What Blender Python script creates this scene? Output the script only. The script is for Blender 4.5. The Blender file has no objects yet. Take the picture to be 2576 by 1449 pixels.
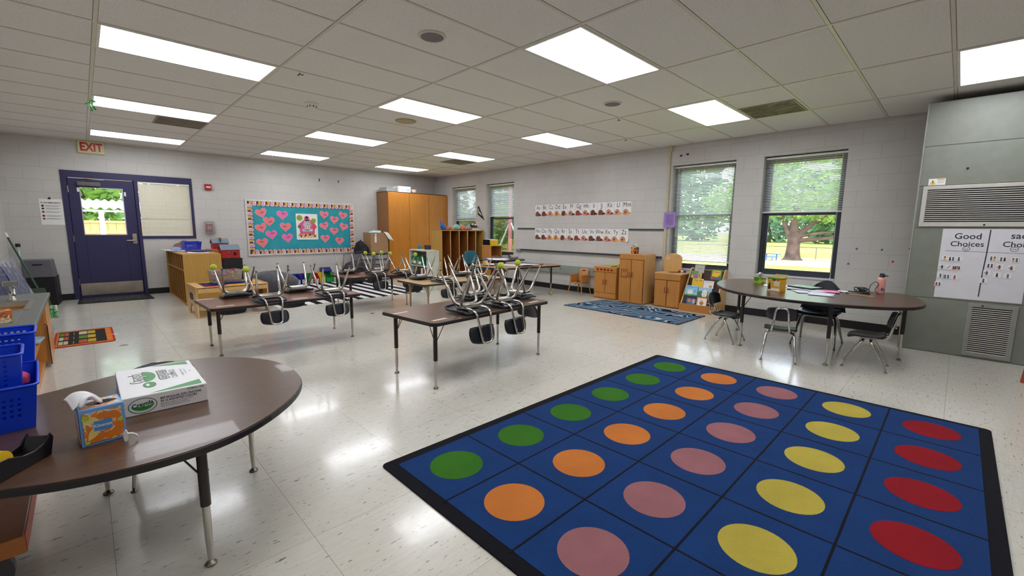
import bpy, math, random
from mathutils import Matrix, Vector, noise
PI=math.pi
sc=bpy.context.scene
C=sc.collection
CEIL=2.73; WX=7.35; WY=10.70; LX=-0.88; BY=-3.2

# ---------------------------------------------------------------- materials
def lin(c):
    if isinstance(c,str):
        c=c.lstrip('#'); c=[int(c[i:i+2],16)/255 for i in (0,2,4)]
    return tuple((x/12.92 if x<=.04045 else ((x+.055)/1.055)**2.4) for x in c)+(1,)
MATS={}
class NT:
    """small wrapper to write node trees briefly"""
    def __init__(s,name):
        s.m=bpy.data.materials.new(name); s.m.use_nodes=True; s.t=s.m.node_tree
        s.b=s.t.nodes['Principled BSDF']; s.out=s.t.nodes['Material Output']
    def n(s,typ,ins=None,**kw):
        nd=s.t.nodes.new(typ)
        for k,v in kw.items(): setattr(nd,k,v)
        for k,v in (ins or {}).items():
            sock=nd.inputs[k]
            if isinstance(v,bpy.types.NodeSocket): s.t.links.new(v,sock)
            else: sock.default_value=v
        return nd
    def set(s,**kw):
        for k,v in kw.items():
            k={'col':'Base Color','rough':'Roughness','metal':'Metallic','nor':'Normal','spec':'Specular IOR Level','alpha':'Alpha','tr':'Transmission Weight','coat':'Coat Weight','coatr':'Coat Roughness','sheen':'Sheen Weight'}[k]
            if isinstance(v,bpy.types.NodeSocket): s.t.links.new(v,s.b.inputs[k])
            else: s.b.inputs[k].default_value=v
        return s
    def ramp(s,fac,stops,interp='LINEAR'):
        r=s.n('ShaderNodeValToRGB',{'Fac':fac}); e=r.color_ramp.elements; r.color_ramp.interpolation=interp
        while len(e)<len(stops): e.new(.5)
        for q,(p,c) in zip(e,stops): q.position=p; q.color=lin(c) if isinstance(c,str) else c
        return r.outputs['Color']
    def mix(s,fac,a,b,blend='MIX'):
        m=s.n('ShaderNodeMix',data_type='RGBA',blend_type=blend)
        for sock,v in ((m.inputs[0],fac),(m.inputs[6],a),(m.inputs[7],b)):
            if isinstance(v,bpy.types.NodeSocket): s.t.links.new(v,sock)
            else: sock.default_value=lin(v) if isinstance(v,str) else v
        return m.outputs[2]
    def pos(s): return s.n('ShaderNodeNewGeometry').outputs['Position']
    def obj(s): return s.n('ShaderNodeTexCoord').outputs['Object']
    def math(s,op,a,b=0.,c=0.):
        m=s.n('ShaderNodeMath',operation=op)
        for i,v in enumerate((a,b,c)):
            if isinstance(v,bpy.types.NodeSocket): s.t.links.new(v,m.inputs[i])
            else: m.inputs[i].default_value=v
        return m.outputs[0]
    def mapv(s,v,loc=(0,0,0),rot=(0,0,0),scale=(1,1,1)):
        return s.n('ShaderNodeMapping',{'Vector':v,'Location':loc,'Rotation':rot,'Scale':scale}).outputs[0]
    def noise(s,v,scale,detail=3.,rough=.5,dist=0.):
        return s.n('ShaderNodeTexNoise',{'Vector':v,'Scale':scale,'Detail':detail,'Roughness':rough,'Distortion':dist}).outputs['Fac']
    def bump(s,h,strength=.3,dist=.01):
        return s.n('ShaderNodeBump',{'Height':h,'Strength':strength,'Distance':dist}).outputs[0]
def mat(name,col,rough=.5,metal=0.,var=.06,scale=12.,bump=0.,bscale=60.,spec=.5,coat=0.,sheen=0.):
    """painted / plastic / metal surface with a little procedural unevenness"""
    if name in MATS: return MATS[name]
    N=NT(name); o=N.obj(); c=lin(col)
    f=N.noise(o,scale,3.)
    d=tuple(x*(1-var*1.6) for x in c[:3])+(1,); l=tuple(min(1,x*(1+var)) for x in c[:3])+(1,)
    N.set(col=N.ramp(f,[(.3,d),(.7,l)]),rough=rough,metal=metal,spec=spec,coat=coat,sheen=sheen)
    if bump: N.set(nor=N.bump(N.noise(o,bscale,4.),bump,.004))
    MATS[name]=N.m; return N.m
def wood(name,c1,c2,rough=.4,scale=1.,axis=2,rings=14.,bump=.03,coat=.15):
    if name in MATS: return MATS[name]
    N=NT(name); s=[rings,rings,rings]; s[axis]=1.1
    v=N.mapv(N.obj(),scale=tuple(x*scale for x in s))
    f=N.noise(v,1.6,6.,.62,1.2); g=N.noise(N.mapv(N.obj(),scale=tuple(x*scale*7 for x in s)),2.,3.)
    h=N.mix(.35,f,g)
    N.set(col=N.ramp(h,[(.3,c1),(.7,c2)]),rough=rough,coat=coat,coatr=.25,nor=N.bump(f,bump,.002))
    MATS[name]=N.m; return N.m
def emis(name,col,strength):
    if name in MATS: return MATS[name]
    N=NT(name); e=N.n('ShaderNodeEmission',{'Color':lin(col),'Strength':strength})
    N.t.links.new(e.outputs[0],N.out.inputs[0]); MATS[name]=N.m; return N.m
def clear(name,tint='ffffff',refl=.08,rough=.03,body=0.,bodycol='ffffff'):
    """thin pane / clear plastic: see-through with a reflection, and a milky body if wanted"""
    if name in MATS: return MATS[name]
    N=NT(name)
    t=N.n('ShaderNodeBsdfTransparent',{'Color':lin(tint)}); g=N.n('ShaderNodeBsdfGlossy',{'Roughness':rough})
    fr=N.n('ShaderNodeFresnel',{'IOR':1.45}).outputs[0]
    m=N.n('ShaderNodeMixShader',{0:N.math('MULTIPLY_ADD',fr,.8,refl*.3)})
    N.t.links.new(t.outputs[0],m.inputs[1]); N.t.links.new(g.outputs[0],m.inputs[2]); o=m.outputs[0]
    if body:
        d=N.n('ShaderNodeBsdfDiffuse',{'Color':lin(bodycol)}); k=N.n('ShaderNodeMixShader',{0:body})
        N.t.links.new(o,k.inputs[1]); N.t.links.new(d.outputs[0],k.inputs[2]); o=k.outputs[0]
    N.t.links.new(o,N.out.inputs[0]); MATS[name]=N.m; return N.m

# ---------------------------------------------------------------- mesh builder
class B:
    def __init__(s,T=None): s.v=[];s.f=[];s.mi=[];s.sm=[];s.c=0;s.T=T
    def mat(s,i): s.c=i; return s
    def add(s,vs,fs,smooth=False):
        b=len(s.v)
        for p in vs:
            p=Vector(p); s.v.append(s.T@p if s.T else p)
        for f in fs: s.f.append([b+i for i in f]); s.mi.append(s.c); s.sm.append(smooth)
        return s
    def box(s,x0,y0,z0,x1,y1,z1):
        x0,x1=sorted((x0,x1));y0,y1=sorted((y0,y1));z0,z1=sorted((z0,z1))
        return s.add([(x0,y0,z0),(x1,y0,z0),(x1,y1,z0),(x0,y1,z0),(x0,y0,z1),(x1,y0,z1),(x1,y1,z1),(x0,y1,z1)],
            [(0,3,2,1),(4,5,6,7),(0,1,5,4),(1,2,6,5),(2,3,7,6),(3,0,4,7)])
    def hexa(s,p): # 8 corners, bottom 4 then top 4
        return s.add(p,[(0,3,2,1),(4,5,6,7),(0,1,5,4),(1,2,6,5),(2,3,7,6),(3,0,4,7)])
    def quad(s,a,b,c,d): return s.add([a,b,c,d],[(0,1,2,3)])
    def prism(s,poly,lo,hi,axis='z'):
        """closed outline extruded along an axis; outline given in the two other axes"""
        def P(a,b,h): return {'z':(a,b,h),'y':(a,h,b),'x':(h,a,b)}[axis]
        n=len(poly); vs=[P(a,b,lo) for a,b in poly]+[P(a,b,hi) for a,b in poly]
        return s.add(vs,[tuple(range(n-1,-1,-1)),tuple(range(n,2*n))]+[(i,(i+1)%n,n+(i+1)%n,n+i) for i in range(n)])
    def tube(s,path,r,n=10,closed=False,caps=True,flat=1.):
        path=[Vector(p) for p in path]; m=len(path); rs=r if isinstance(r,(list,tuple)) else [r]*m
        vs=[];up=None
        for i,p in enumerate(path):
            a=path[i-1] if (i>0 or closed) else p; b=path[(i+1)%m] if (i<m-1 or closed) else p
            t=(b-a).normalized()
            if up is None:
                up=Vector((0,0,1)) if abs(t.z)<.9 else Vector((1,0,0))
            u=(up-t*up.dot(t)).normalized(); w=t.cross(u); up=u
            for k in range(n):
                g=2*PI*k/n; vs.append(p+u*math.cos(g)*rs[i]+w*math.sin(g)*rs[i]*flat)
        fs=[]
        for i in range(m if closed else m-1):
            j=(i+1)%m
            for k in range(n): l=(k+1)%n; fs.append((i*n+k,i*n+l,j*n+l,j*n+k))
        s.add(vs,fs,True)
        if caps and not closed:
            s.add(vs[:n],[tuple(range(n-1,-1,-1))]); s.add(vs[-n:],[tuple(range(n))])
        return s
    def cyl(s,p0,p1,r0,r1=None,n=16): return s.tube([p0,p1],[r0,r0 if r1 is None else r1],n)
    def sphere(s,c,r,nu=16,nv=10,sc=(1,1,1)):
        vs=[];fs=[]
        for j in range(nv+1):
            t=PI*j/nv
            for i in range(nu):
                g=2*PI*i/nu; vs.append((c[0]+r*sc[0]*math.sin(t)*math.cos(g),c[1]+r*sc[1]*math.sin(t)*math.sin(g),c[2]+r*sc[2]*math.cos(t)))
        for j in range(nv):
            for i in range(nu): k=(i+1)%nu; fs.append((j*nu+i,(j+1)*nu+i,(j+1)*nu+k,j*nu+k))
        return s.add(vs,fs,True)
    def lathe(s,prof,c=(0,0,0),n=20):
        vs=[];fs=[]
        for r,z in prof:
            for i in range(n): g=2*PI*i/n; vs.append((c[0]+r*math.cos(g),c[1]+r*math.sin(g),c[2]+z))
        for j in range(len(prof)-1):
            for i in range(n): k=(i+1)%n; fs.append((j*n+i,j*n+k,(j+1)*n+k,(j+1)*n+i))
        return s.add(vs,fs,True)
    def grid(s,fn,nu,nv,smooth=True,skip=None):
        vs=[fn(i/nu,j/nv) for j in range(nv+1) for i in range(nu+1)]
        fs=[(j*(nu+1)+i,j*(nu+1)+i+1,(j+1)*(nu+1)+i+1,(j+1)*(nu+1)+i) for j in range(nv) for i in range(nu) if not(skip and skip(i,j))]
        return s.add(vs,fs,smooth)
    def disc(s,c,r,ax,ay,n=20,ry=None):
        ax=Vector(ax);ay=Vector(ay);c=Vector(c); ry=ry or r
        return s.add([c+ax*math.cos(2*PI*i/n)*r+ay*math.sin(2*PI*i/n)*ry for i in range(n)],[tuple(range(n))])
    def poly(s,pts,o,ax,ay,k=1.):
        o=Vector(o);ax=Vector(ax);ay=Vector(ay)
        return s.add([o+ax*a*k+ay*b*k for a,b in pts],[tuple(range(len(pts)))])
    def text(s,txt,size,o,ax,ay,align='CENTER',bold=0.,sx=1.,n=(0,0,0)):
        cu=bpy.data.curves.new('t','FONT'); cu.body=txt; cu.size=size; cu.align_x=align; cu.align_y='CENTER'; cu.offset=bold*size; cu.resolution_u=3
        ob=bpy.data.objects.new('t',cu); me=bpy.data.meshes.new_from_object(ob)
        o=Vector(o);ax=Vector(ax).normalized();ay=Vector(ay).normalized()
        s.add([o+ax*v.co.x*sx+ay*v.co.y for v in me.vertices],[tuple(p.vertices) for p in me.polygons])
        bpy.data.objects.remove(ob); bpy.data.curves.remove(cu); bpy.data.meshes.remove(me); return s
    def line(s,pts,w,o,ax,ay):
        """flat pen stroke of width w through 2D points"""
        o=Vector(o);ax=Vector(ax);ay=Vector(ay)
        for (a,b),(c,d) in zip(pts[:-1],pts[1:]):
            L=math.hypot(c-a,d-b) or 1; nx,ny=-(d-b)/L*w/2,(c-a)/L*w/2
            s.add([o+ax*x+ay*y for x,y in ((a-nx,b-ny),(c-nx,d-ny),(c+nx,d+ny),(a+nx,b+ny))],[(0,1,2,3)])
        return s
    def build(s,name,mats,parent=None,world=False,bevel=0.,seg=2,solid=0.,sub=0,label=None,kind=None):
        vs=s.v; loc=Vector((0,0,0))
        if parent is not None and world:
            r=parent
            while r.parent: r=r.parent
            inv=r.matrix_basis.inverted(); vs=[inv@v for v in vs]
        elif parent is None:
            lo=[min(v[i] for v in vs) for i in range(3)]; hi=[max(v[i] for v in vs) for i in range(3)]
            loc=Vector(((lo[0]+hi[0])/2,(lo[1]+hi[1])/2,lo[2])); vs=[v-loc for v in vs]
        me=bpy.data.meshes.new(name); me.from_pydata([tuple(v) for v in vs],[],s.f)
        for m in (mats if isinstance(mats,(list,tuple)) else [mats]): me.materials.append(m)
        me.polygons.foreach_set('material_index',s.mi); me.polygons.foreach_set('use_smooth',s.sm); me.update()
        o=bpy.data.objects.new(name,me); o.location=loc; C.objects.link(o)
        if parent is not None: o.parent=parent
        if solid:
            md=o.modifiers.new('s','SOLIDIFY'); md.thickness=solid; md.offset=0
        if bevel:
            md=o.modifiers.new('b','BEVEL'); md.width=bevel; md.segments=seg; md.limit_method='ANGLE'; md.angle_limit=.7; md.harden_normals=False
        if sub:
            md=o.modifiers.new('u','SUBSURF'); md.levels=sub; md.render_levels=sub
        if label: o['label']=label
        if kind: o['kind']=kind
        return o
def tag(o,label,cat,group=None,kind=None):
    if label: o['label']=label
    if cat: o['category']=cat
    if group: o['group']=group
    if kind: o['kind']=kind
    return o
def thing(name,label,cat,loc=(0,0,0),rz=0.,group=None,rot=None):
    o=bpy.data.objects.new(name,None); C.objects.link(o); o.empty_display_size=.1
    o.location=loc; o.rotation_euler=rot or (0,0,rz); 
    return tag(o,label,cat,group)
def copy_tree(o,parent=None):
    c=o.copy(); C.objects.link(c)
    if parent is not None: c.parent=parent
    for ch in list(o.children): copy_tree(ch,c)
    return c
def arc(c,r,a0,a1,n=6,plane='xz',h=0.):
    out=[]
    for i in range(n+1):
        a=a0+(a1-a0)*i/n; u,w=c[0]+r*math.cos(a),c[1]+r*math.sin(a)
        out.append({'xz':(u,h,w),'xy':(u,w,h),'yz':(h,u,w)}[plane])
    return out
def rrect(x0,y0,x1,y1,r,n=5):
    pts=[]
    for cx,cy,a in ((x1-r,y0+r,-PI/2),(x1-r,y1-r,0),(x0+r,y1-r,PI/2),(x0+r,y0+r,PI)):
        for i in range(n+1): pts.append((cx+r*math.cos(a+PI/2*i/n),cy+r*math.sin(a+PI/2*i/n)))
    return pts
def spline(pts,n=6,closed=True):
    out=[];m=len(pts)
    for i in range(m if closed else m-1):
        p=[pts[(i+k)%m] if closed else pts[max(0,min(m-1,i+k))] for k in (-1,0,1,2)]
        for j in range(n):
            t=j/n; out.append(tuple(.5*((2*p[1][a])+(-p[0][a]+p[2][a])*t+(2*p[0][a]-5*p[1][a]+4*p[2][a]-p[3][a])*t*t+(-p[0][a]+3*p[1][a]-3*p[2][a]+p[3][a])*t**3) for a in range(len(pts[0]))))
    if not closed: out.append(tuple(pts[-1]))
    return out
X=(1,0,0);Y=(0,1,0);Z=(0,0,1);NX=(-1,0,0);NY=(0,-1,0)
# ---------------------------------------------------------------- camera, sky, view
cam=bpy.data.objects.new('camera',bpy.data.cameras.new('camera')); C.objects.link(cam); sc.camera=cam
cam.data.sensor_width=36; cam.data.sensor_fit='HORIZONTAL'; cam.data.lens=36*1095.97/2576; cam.data.clip_start=.03; cam.data.clip_end=600
yaw,pit,rol=.775532,-.135079,.0096234
F=Vector((math.sin(yaw)*math.cos(pit),math.cos(yaw)*math.cos(pit),math.sin(pit))); R0=Vector((math.cos(yaw),-math.sin(yaw),0)); U0=R0.cross(F)
Rr=math.cos(rol)*R0+math.sin(rol)*U0; Ur=-math.sin(rol)*R0+math.cos(rol)*U0
cam.matrix_world=Matrix(((Rr.x,Ur.x,-F.x,0),(Rr.y,Ur.y,-F.y,0),(Rr.z,Ur.z,-F.z,1.2991),(0,0,0,1)))
sc.view_settings.view_transform='Standard'; sc.view_settings.look='None'; sc.view_settings.gamma=1; sc.view_settings.exposure=0.30
w=bpy.data.worlds.new('sky'); sc.world=w; w.use_nodes=True; nt=w.node_tree
sky=nt.nodes.new('ShaderNodeTexSky'); sky.sky_type='NISHITA'; sky.sun_disc=False; sky.sun_elevation=1.0; sky.sun_rotation=3.9; sky.air_density=1.2; sky.dust_density=3.
hsv=nt.nodes.new('ShaderNodeMix'); hsv.data_type='RGBA'; hsv.inputs[0].default_value=.45; hsv.inputs[7].default_value=(6.,6.2,6.6,1)
nt.links.new(sky.outputs[0],hsv.inputs[6]); nt.links.new(hsv.outputs[2],nt.nodes['Background'].inputs[0]); nt.nodes['Background'].inputs[1].default_value=.85
sun=bpy.data.objects.new('sun',bpy.data.lights.new('sun','SUN')); C.objects.link(sun); sun.data.energy=2.3; sun.data.angle=.02; sun.data.color=(1,.95,.86)
sun.rotation_euler=Vector((-.45,-.25,.86)).to_track_quat('Z','Y').to_euler()
sc.cycles.max_bounces=10; sc.cycles.diffuse_bounces=5; sc.cycles.glossy_bounces=3; sc.cycles.transparent_max_bounces=16; sc.cycles.caustics_reflective=False; sc.cycles.caustics_refractive=False
sc.cycles.sample_clamp_indirect=6.

# ---------------------------------------------------------------- surface materials of the room
def block(name,swap):
    N=NT(name); p=N.n('ShaderNodeSeparateXYZ',{0:N.pos()})
    a=p.outputs[0] if swap=='x' else p.outputs[1]
    v=N.n('ShaderNodeCombineXYZ',{0:a,1:p.outputs[2],2:0.}).outputs[0]
    def brick(ms,sm): return N.n('ShaderNodeTexBrick',{'Vector':v,'Color1':(1,1,1,1),'Color2':(1,1,1,1),'Mortar':(0,0,0,1),'Scale':1.,'Mortar Size':ms,'Mortar Smooth':sm,'Brick Width':.4064,'Row Height':.2032},offset=.5,squash=1.)
    k=brick(.0035,.6).outputs['Color']
    f=N.noise(N.pos(),2.,4.); g=N.noise(N.pos(),90.,4.,.7)
    col=N.ramp(f,[(.3,'c1beba'),(.7,'cac7c2')])
    N.set(col=N.mix(k,'b1aeaa',col),rough=.55,nor=N.n('ShaderNodeBump',{'Height':k,'Strength':.25,'Distance':.004,'Normal':N.bump(g,.25,.003)}).outputs[0]); return N.m
M_bx=block('painted_block_x','x'); M_by=block('painted_block_y','y')
# floor: cream vinyl composition tiles with dark flecks, waxed
N=NT('vinyl_tile'); P=N.pos()
k=N.n('ShaderNodeTexBrick',{'Vector':N.mapv(P,loc=(.02,.05,0)),'Color1':(.9,.9,.9,1),'Color2':(1,1,1,1),'Mortar':(0,0,0,1),'Scale':1.,'Mortar Size':.0011,'Mortar Smooth':.2,'Brick Width':.6096,'Row Height':.6096},offset=0.,squash=1.)
f1=N.noise(N.mapv(P,rot=(0,0,.05),scale=(16,75,1)),1.,2.,.6); f2=N.noise(N.mapv(P,rot=(0,0,-.08),scale=(34,150,1)),1.,2.,.6)
fl=N.math('MAXIMUM',N.ramp(f1,[(.655,(0,0,0,1)),(.70,(1,1,1,1))]),N.ramp(f2,[(.67,(0,0,0,1)),(.72,(.8,.8,.8,1))]))
lt=N.ramp(N.noise(N.mapv(P,scale=(12,60,1)),1.,3.),[(.3,'c8c5b9'),(.7,'d5d2c8')])
base=N.mix(N.ramp(N.noise(P,.7,2.),[(.35,(0,0,0,1)),(.65,(1,1,1,1))]),lt,N.mix(.5,lt,'d2ccbc'))
base=N.mix(fl,base,'6f716b'); base=N.mix(N.n('ShaderNodeSeparateColor',{0:k.outputs['Color']}).outputs[0],'8f8b7d',base)
wv=N.noise(P,3.,3.); wr=N.noise(P,26.,3.)
N.set(col=base,rough=N.math('MULTIPLY_ADD',wr,.12,.13),spec=.55,coat=.25,coatr=.08,nor=N.n('ShaderNodeBump',{'Height':wv,'Strength':.12,'Distance':.02,'Normal':N.bump(wr,.06,.004)}).outputs[0]); M_floor=N.m
# ceiling: lay-in acoustic tiles
N=NT('acoustic_tile'); P=N.pos()
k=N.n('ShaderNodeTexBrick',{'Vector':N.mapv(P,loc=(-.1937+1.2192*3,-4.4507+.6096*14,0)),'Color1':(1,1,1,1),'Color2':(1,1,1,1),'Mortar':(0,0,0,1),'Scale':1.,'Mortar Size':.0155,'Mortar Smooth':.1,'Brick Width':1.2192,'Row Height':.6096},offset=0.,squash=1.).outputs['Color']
sp=N.noise(P,170.,3.,.7); st=N.noise(P,.9,3.)
c=N.mix(N.ramp(sp,[(.40,(0,0,0,1)),(.52,(1,1,1,1))]),'ccc9c4','efedea'); c=N.mix(N.ramp(st,[(.3,(0,0,0,1)),(.8,(.35,.35,.35,1))]),c,'dfd9d0')
N.set(col=N.mix(k,'5a554c',c),rough=.9,nor=N.bump(sp,.5,.004)); M_ceil=N.m  # dark lines beside the tees: shadow gap painted into the tile colour
M_tee=mat('tee_paint','d3cdbf',.45,var=.03)
M_trimblack=mat('black_rubber','17161a',.42,var=.1,spec=.4)
M_blue=mat('navy_paint','2c2a52',.38,var=.05,bump=.05,bscale=90)
M_chrome=mat('chrome','c4c0b9',.20,1.,.05,30); M_steel=mat('brushed_steel','b3aa9d',.33,1.,.12,5,.1,140)
M_glass=clear('window_glass'); M_dark=mat('window_dark','35373f',.4); M_white=mat('white_plastic','e4e2dc',.4,var=.03)
M_blk=mat('black_plastic','101116',.35,var=.1); M_grey=mat('grey_plastic','77757b',.5); M_paper=mat('paper','e9e8e6',.7,var=.02); M_ink=mat('ink','24242a',.7)
M_red=mat('red_paint','b8151c',.35); M_ivory=mat('ivory_metal','cfc6a2',.4,var=.05)
def S(name,b,m,**k): o=b.build(name,m,**k); o['kind']='structure'; return o
S('floor',B().box(LX-.2,BY-.2,-.12,WX+.24,WY+.2,0),M_floor)
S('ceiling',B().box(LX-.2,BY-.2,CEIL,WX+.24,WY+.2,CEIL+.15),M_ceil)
# walls with openings
WIN=[(8.87,9.88),(7.46,8.46),(2.55,3.58),(1.155,2.16)]; WZ0,WZ1=.64,2.40
b=B(); ys=[BY]+[q for s in sorted(WIN) for q in s]+[WY+.2]
for i in range(0,len(ys),2): b.box(WX,ys[i],0,WX+.24,ys[i+1],CEIL)
for y0,y1 in WIN: b.box(WX,y0,0,WX+.24,y1,WZ0).box(WX,y0,WZ1,WX+.24,y1,CEIL)
S('wall_right',b,M_by)
b=B(); b.box(LX,WY,0,-.19,WY+.2,CEIL).box(-.19,WY,2.215,1.62,WY+.2,CEIL).box(.80,WY,0,1.62,WY+.2,1.05).box(1.62,WY,0,WX+.24,WY+.2,CEIL)
S('wall_back',b,M_bx)
S('wall_left',B().box(LX-.2,BY-.2,0,LX,WY+.2,CEIL),M_by)
S('wall_front',B().box(LX,BY-.2,0,WX+.24,BY,CEIL),M_bx)
# ceiling tees
b=B(); z0=CEIL-.004
for k in range(-1,6):
    x=.1937+k*1.2192
    if x>LX: b.box(x-.012,BY,z0,x+.012,WY,CEIL+.01)
for r in range(-12,11):
    y=4.4507+r*.6096
    if BY<y<WY: b.box(LX,y-.0115,z0+.0015,WX,y+.0115,CEIL+.01)
b.box(WX-.02,.38,z0,WX,WY,CEIL+.01).box(LX,WY-.02,z0,WX,WY,CEIL+.01).box(LX,BY,z0,LX+.02,WY,CEIL+.01)
S('trim_1',b,M_tee)
# black cove base
S('baseboard_right',B().box(WX-.008,.385,0,WX,WY,.11),M_trimblack)
S('baseboard_back',B().box(LX,WY-.008,0,-.19,WY,.11).box(.80,WY-.008,0,WX,WY,.11),M_trimblack)
S('baseboard_left',B().box(LX,BY,0,LX+.008,WY,.11),M_trimblack)
# windows
for i,(y0,y1) in enumerate(WIN):
    xf=WX+.14; e=bpy.data.objects.new('window_%d'%(i+1),None); C.objects.link(e); e.location=(xf,(y0+y1)/2,WZ0); e['kind']='structure'
    b=B(); t=.045
    b.box(xf,y0,WZ0,xf+.07,y0+t,WZ1).box(xf,y1-t,WZ0,xf+.07,y1,WZ1).box(xf,y0+t,WZ0,xf+.07,y1-t,WZ0+.05).box(xf,y0+t,WZ1-.05,xf+.07,y1-t,WZ1)
    b.build('window_frame',M_dark,e,True,bevel=.003)
    for (za,zb,xo) in ((WZ0+.05,1.575,.012),(1.535,WZ1-.05,.04)):
        b=B(); s_=.04; a,c=y0+t,y1-t
        b.box(xf+xo,a,za,xf+xo+.024,a+s_,zb).box(xf+xo,c-s_,za,xf+xo+.024,c,zb).box(xf+xo,a+s_,za,xf+xo+.024,c-s_,za+s_).box(xf+xo,a+s_,zb-s_,xf+xo+.024,c-s_,zb)
        sa=b.build('sash',M_dark,e,True,bevel=.002)
        B().box(xf+xo+.009,a+s_,za+s_,xf+xo+.014,c-s_,zb-s_).build('pane',M_glass,sa,True)
    B().box(WX-.012,y0,WZ0-.012,xf,y1,WZ0+.006).build('window_sill',mat('sill_paint','c9ccd2',.4),e,True,bevel=.003)
# door with side light
e=bpy.data.objects.new('door_1',None); C.objects.link(e); e.location=(.32,WY,0); e['kind']='structure'
b=B(); yf0,yf1=WY-.015,WY+.13
b.box(-.19,yf0,0,-.118,yf1,2.215).box(-.118,yf0,2.098,1.62,yf1,2.215).box(.748,yf0,0,.80,yf1,2.098).box(.80,yf0,1.05,1.62,yf1,1.10).box(1.575,yf0,1.10,1.62,yf1,2.098)
b.box(-.118,WY+.055,0,-.10,WY+.075,2.098).box(.73,WY+.055,0,.748,WY+.075,2.098)
b.build('door_frame',M_blue,e,True,bevel=.003)
b=B(); d0,d1=WY+.008,WY+.05
b.box(-.112,d0,.012,.036,d1,2.09).box(.576,d0,.012,.742,d1,2.09).box(.036,d0,.012,.576,d1,1.13).box(.036,d0,1.935,.576,d1,2.09)
leaf=b.build('door_leaf',M_blue,e,True,bevel=.002)
B().box(.03,d0+.015,1.125,.582,d0+.022,1.94).build('door_glass',M_glass,leaf,True)
b=B(); g=.012
b.box(.036-g,d0-.006,1.13-g,.036,d0+.002,1.935+g).box(.576,d0-.006,1.13-g,.576+g,d0+.002,1.935+g).box(.036,d0-.006,1.13-g,.576,d0+.002,1.13).box(.036,d0-.006,1.935,.576,d0+.002,1.935+g)
b.build('glazing_bead',mat('bead_paint','c3bfd0',.4),leaf,True)
B().box(-.10,d0-.004,.06,.732,d0+.001,.27).build('kick_plate',M_steel,leaf,True,bevel=.001)
b=B(); b.box(.655,d0-.012,.96,.715,d0,1.14); b.tube([(.685,d0-.01,1.02),(.685,d0-.06,1.02),(.66,d0-.068,1.02),(.565,d0-.062,1.018)],[.011,.011,.010,.008],10)
b.build('door_handle',M_steel,leaf,True,bevel=.002,label='brushed steel lever handle')
b=B(); b.box(.0,d0-.055,1.965,.30,d0,2.035).box(.02,d0-.062,1.975,.17,d0-.055,2.025)
cl=b.build('door_closer',mat('closer_metal','6e6a70',.4,.8),leaf,True,bevel=.006)
B().tube([(.08,d0-.03,2.035),(.08,d0-.03,2.06),(.34,d0-.10,2.075),(.10,d0-.02,2.085)],.008,8).build('closer_arm',M_steel,cl,True)
b=B()
for z in (.30,1.06,1.90): b.cyl((-.115,d0-.006,z-.055),(-.115,d0-.006,z+.055),.009)
b.build('hinge',M_steel,leaf,True)
b=B().box(-.005,d0-.003,1.86,.022,d0,1.93).box(.60,d0-.003,1.82,.627,d0,1.89); b.build('label_sticker',M_paper,leaf,True)
B().box(.80,WY+.06,1.10,1.575,WY+.066,2.098).build('side_light_glass',M_glass,e,True)
B().box(-.10,WY-.01,0,.73,WY+.12,.012).build('threshold',M_steel,e,True)
# blinds
M_slat=NT('blind_slat'); t=M_slat.n('ShaderNodeBsdfTranslucent',{'Color':lin('e8ecef')}); ms=M_slat.n('ShaderNodeMixShader',{0:.55})
M_slat.set(col=lin('e4e2d8'),rough=.4); M_slat.t.links.new(M_slat.b.outputs[0],ms.inputs[1]); M_slat.t.links.new(t.outputs[0],ms.inputs[2]); M_slat.t.links.new(ms.outputs[0],M_slat.out.inputs[0]); M_slat=M_slat.m
def blind(a,c,z0,z1,p,axis,label,tilt,pitch=.0240,kink=0,wand=None,m=None):
    """venetian blind hanging in an opening from a to c; p is its plane"""
    def Q(u,d,z): return (p+d,u,z) if axis=='x' else (u,p+d,z)
    cx=Q((a+c)/2,0,z0); t=thing('window_blind',label,'blind',cx)
    def bx(b,u0,u1,d0,d1,za,zb): q=Q(u0,d0,za); r=Q(u1,d1,zb); b.box(*q,*r)
    b=B(); bx(b,a,c,-.018,.018,z1-.03,z1); b.build('head_rail',M_white,t,True,bevel=.002)
    b=B(); bx(b,a,c,-.012,.012,z0,z0+.016); b.build('bottom_rail',M_white,t,True,bevel=.003)
    n=int((z1-.032-z0-.02)/pitch)+1; b=B(); hw=.0125
    for i in range(n):
        z=z0+.025+i*pitch; rr=random.Random(i).uniform(-.05,.05)+(.5 if kink and i in kink else 0); ct,st_=math.cos(tilt+rr)*hw,math.sin(tilt+rr)*hw
        pr=[Q(a+.003,-ct,z-st_),Q(c-.003,-ct,z-st_),Q(c-.003,0,z+.0018),Q(a+.003,0,z+.0018),Q(a+.003,ct,z+st_),Q(c-.003,ct,z+st_)]
        b.add(pr,[(0,1,2,3),(3,2,5,4)],True)
    b.build('slats',m or M_slat,t,True)
    b=B(); L=c-a
    for u in (a+.14*L,a+.5*L,a+.86*L):
        for d in (-.0135,.0135): b.cyl(Q(u,d,z0+.01),Q(u,d,z1-.02),.0011,n=5)
    b.build('ladder_cord',M_white,t,True)
    if wand:
        u,zw=wand; b=B(); b.cyl(Q(u,-.022,z1-.02),Q(u,-.024,zw),.003,n=6); b.lathe([(.004,.03),(.011,0),(.0,-.002)],Q(u,-.024,zw-.02),8); b.build('pull_cord',M_white,t,True)
    return t
random.seed(4)
blind(WIN[3][0]+.006,WIN[3][1]-.006,1.57,2.385,WX+.105,'x','venetian blind lowered over the top half of the window nearest the grey heating unit',-.52,wand=(1.22,.66))
blind(WIN[2][0]+.006,WIN[2][1]-.006,.775,2.385,WX+.105,'x','venetian blind lowered almost to the sill behind the book display rack',-.54,wand=(3.5,1.2))
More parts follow.
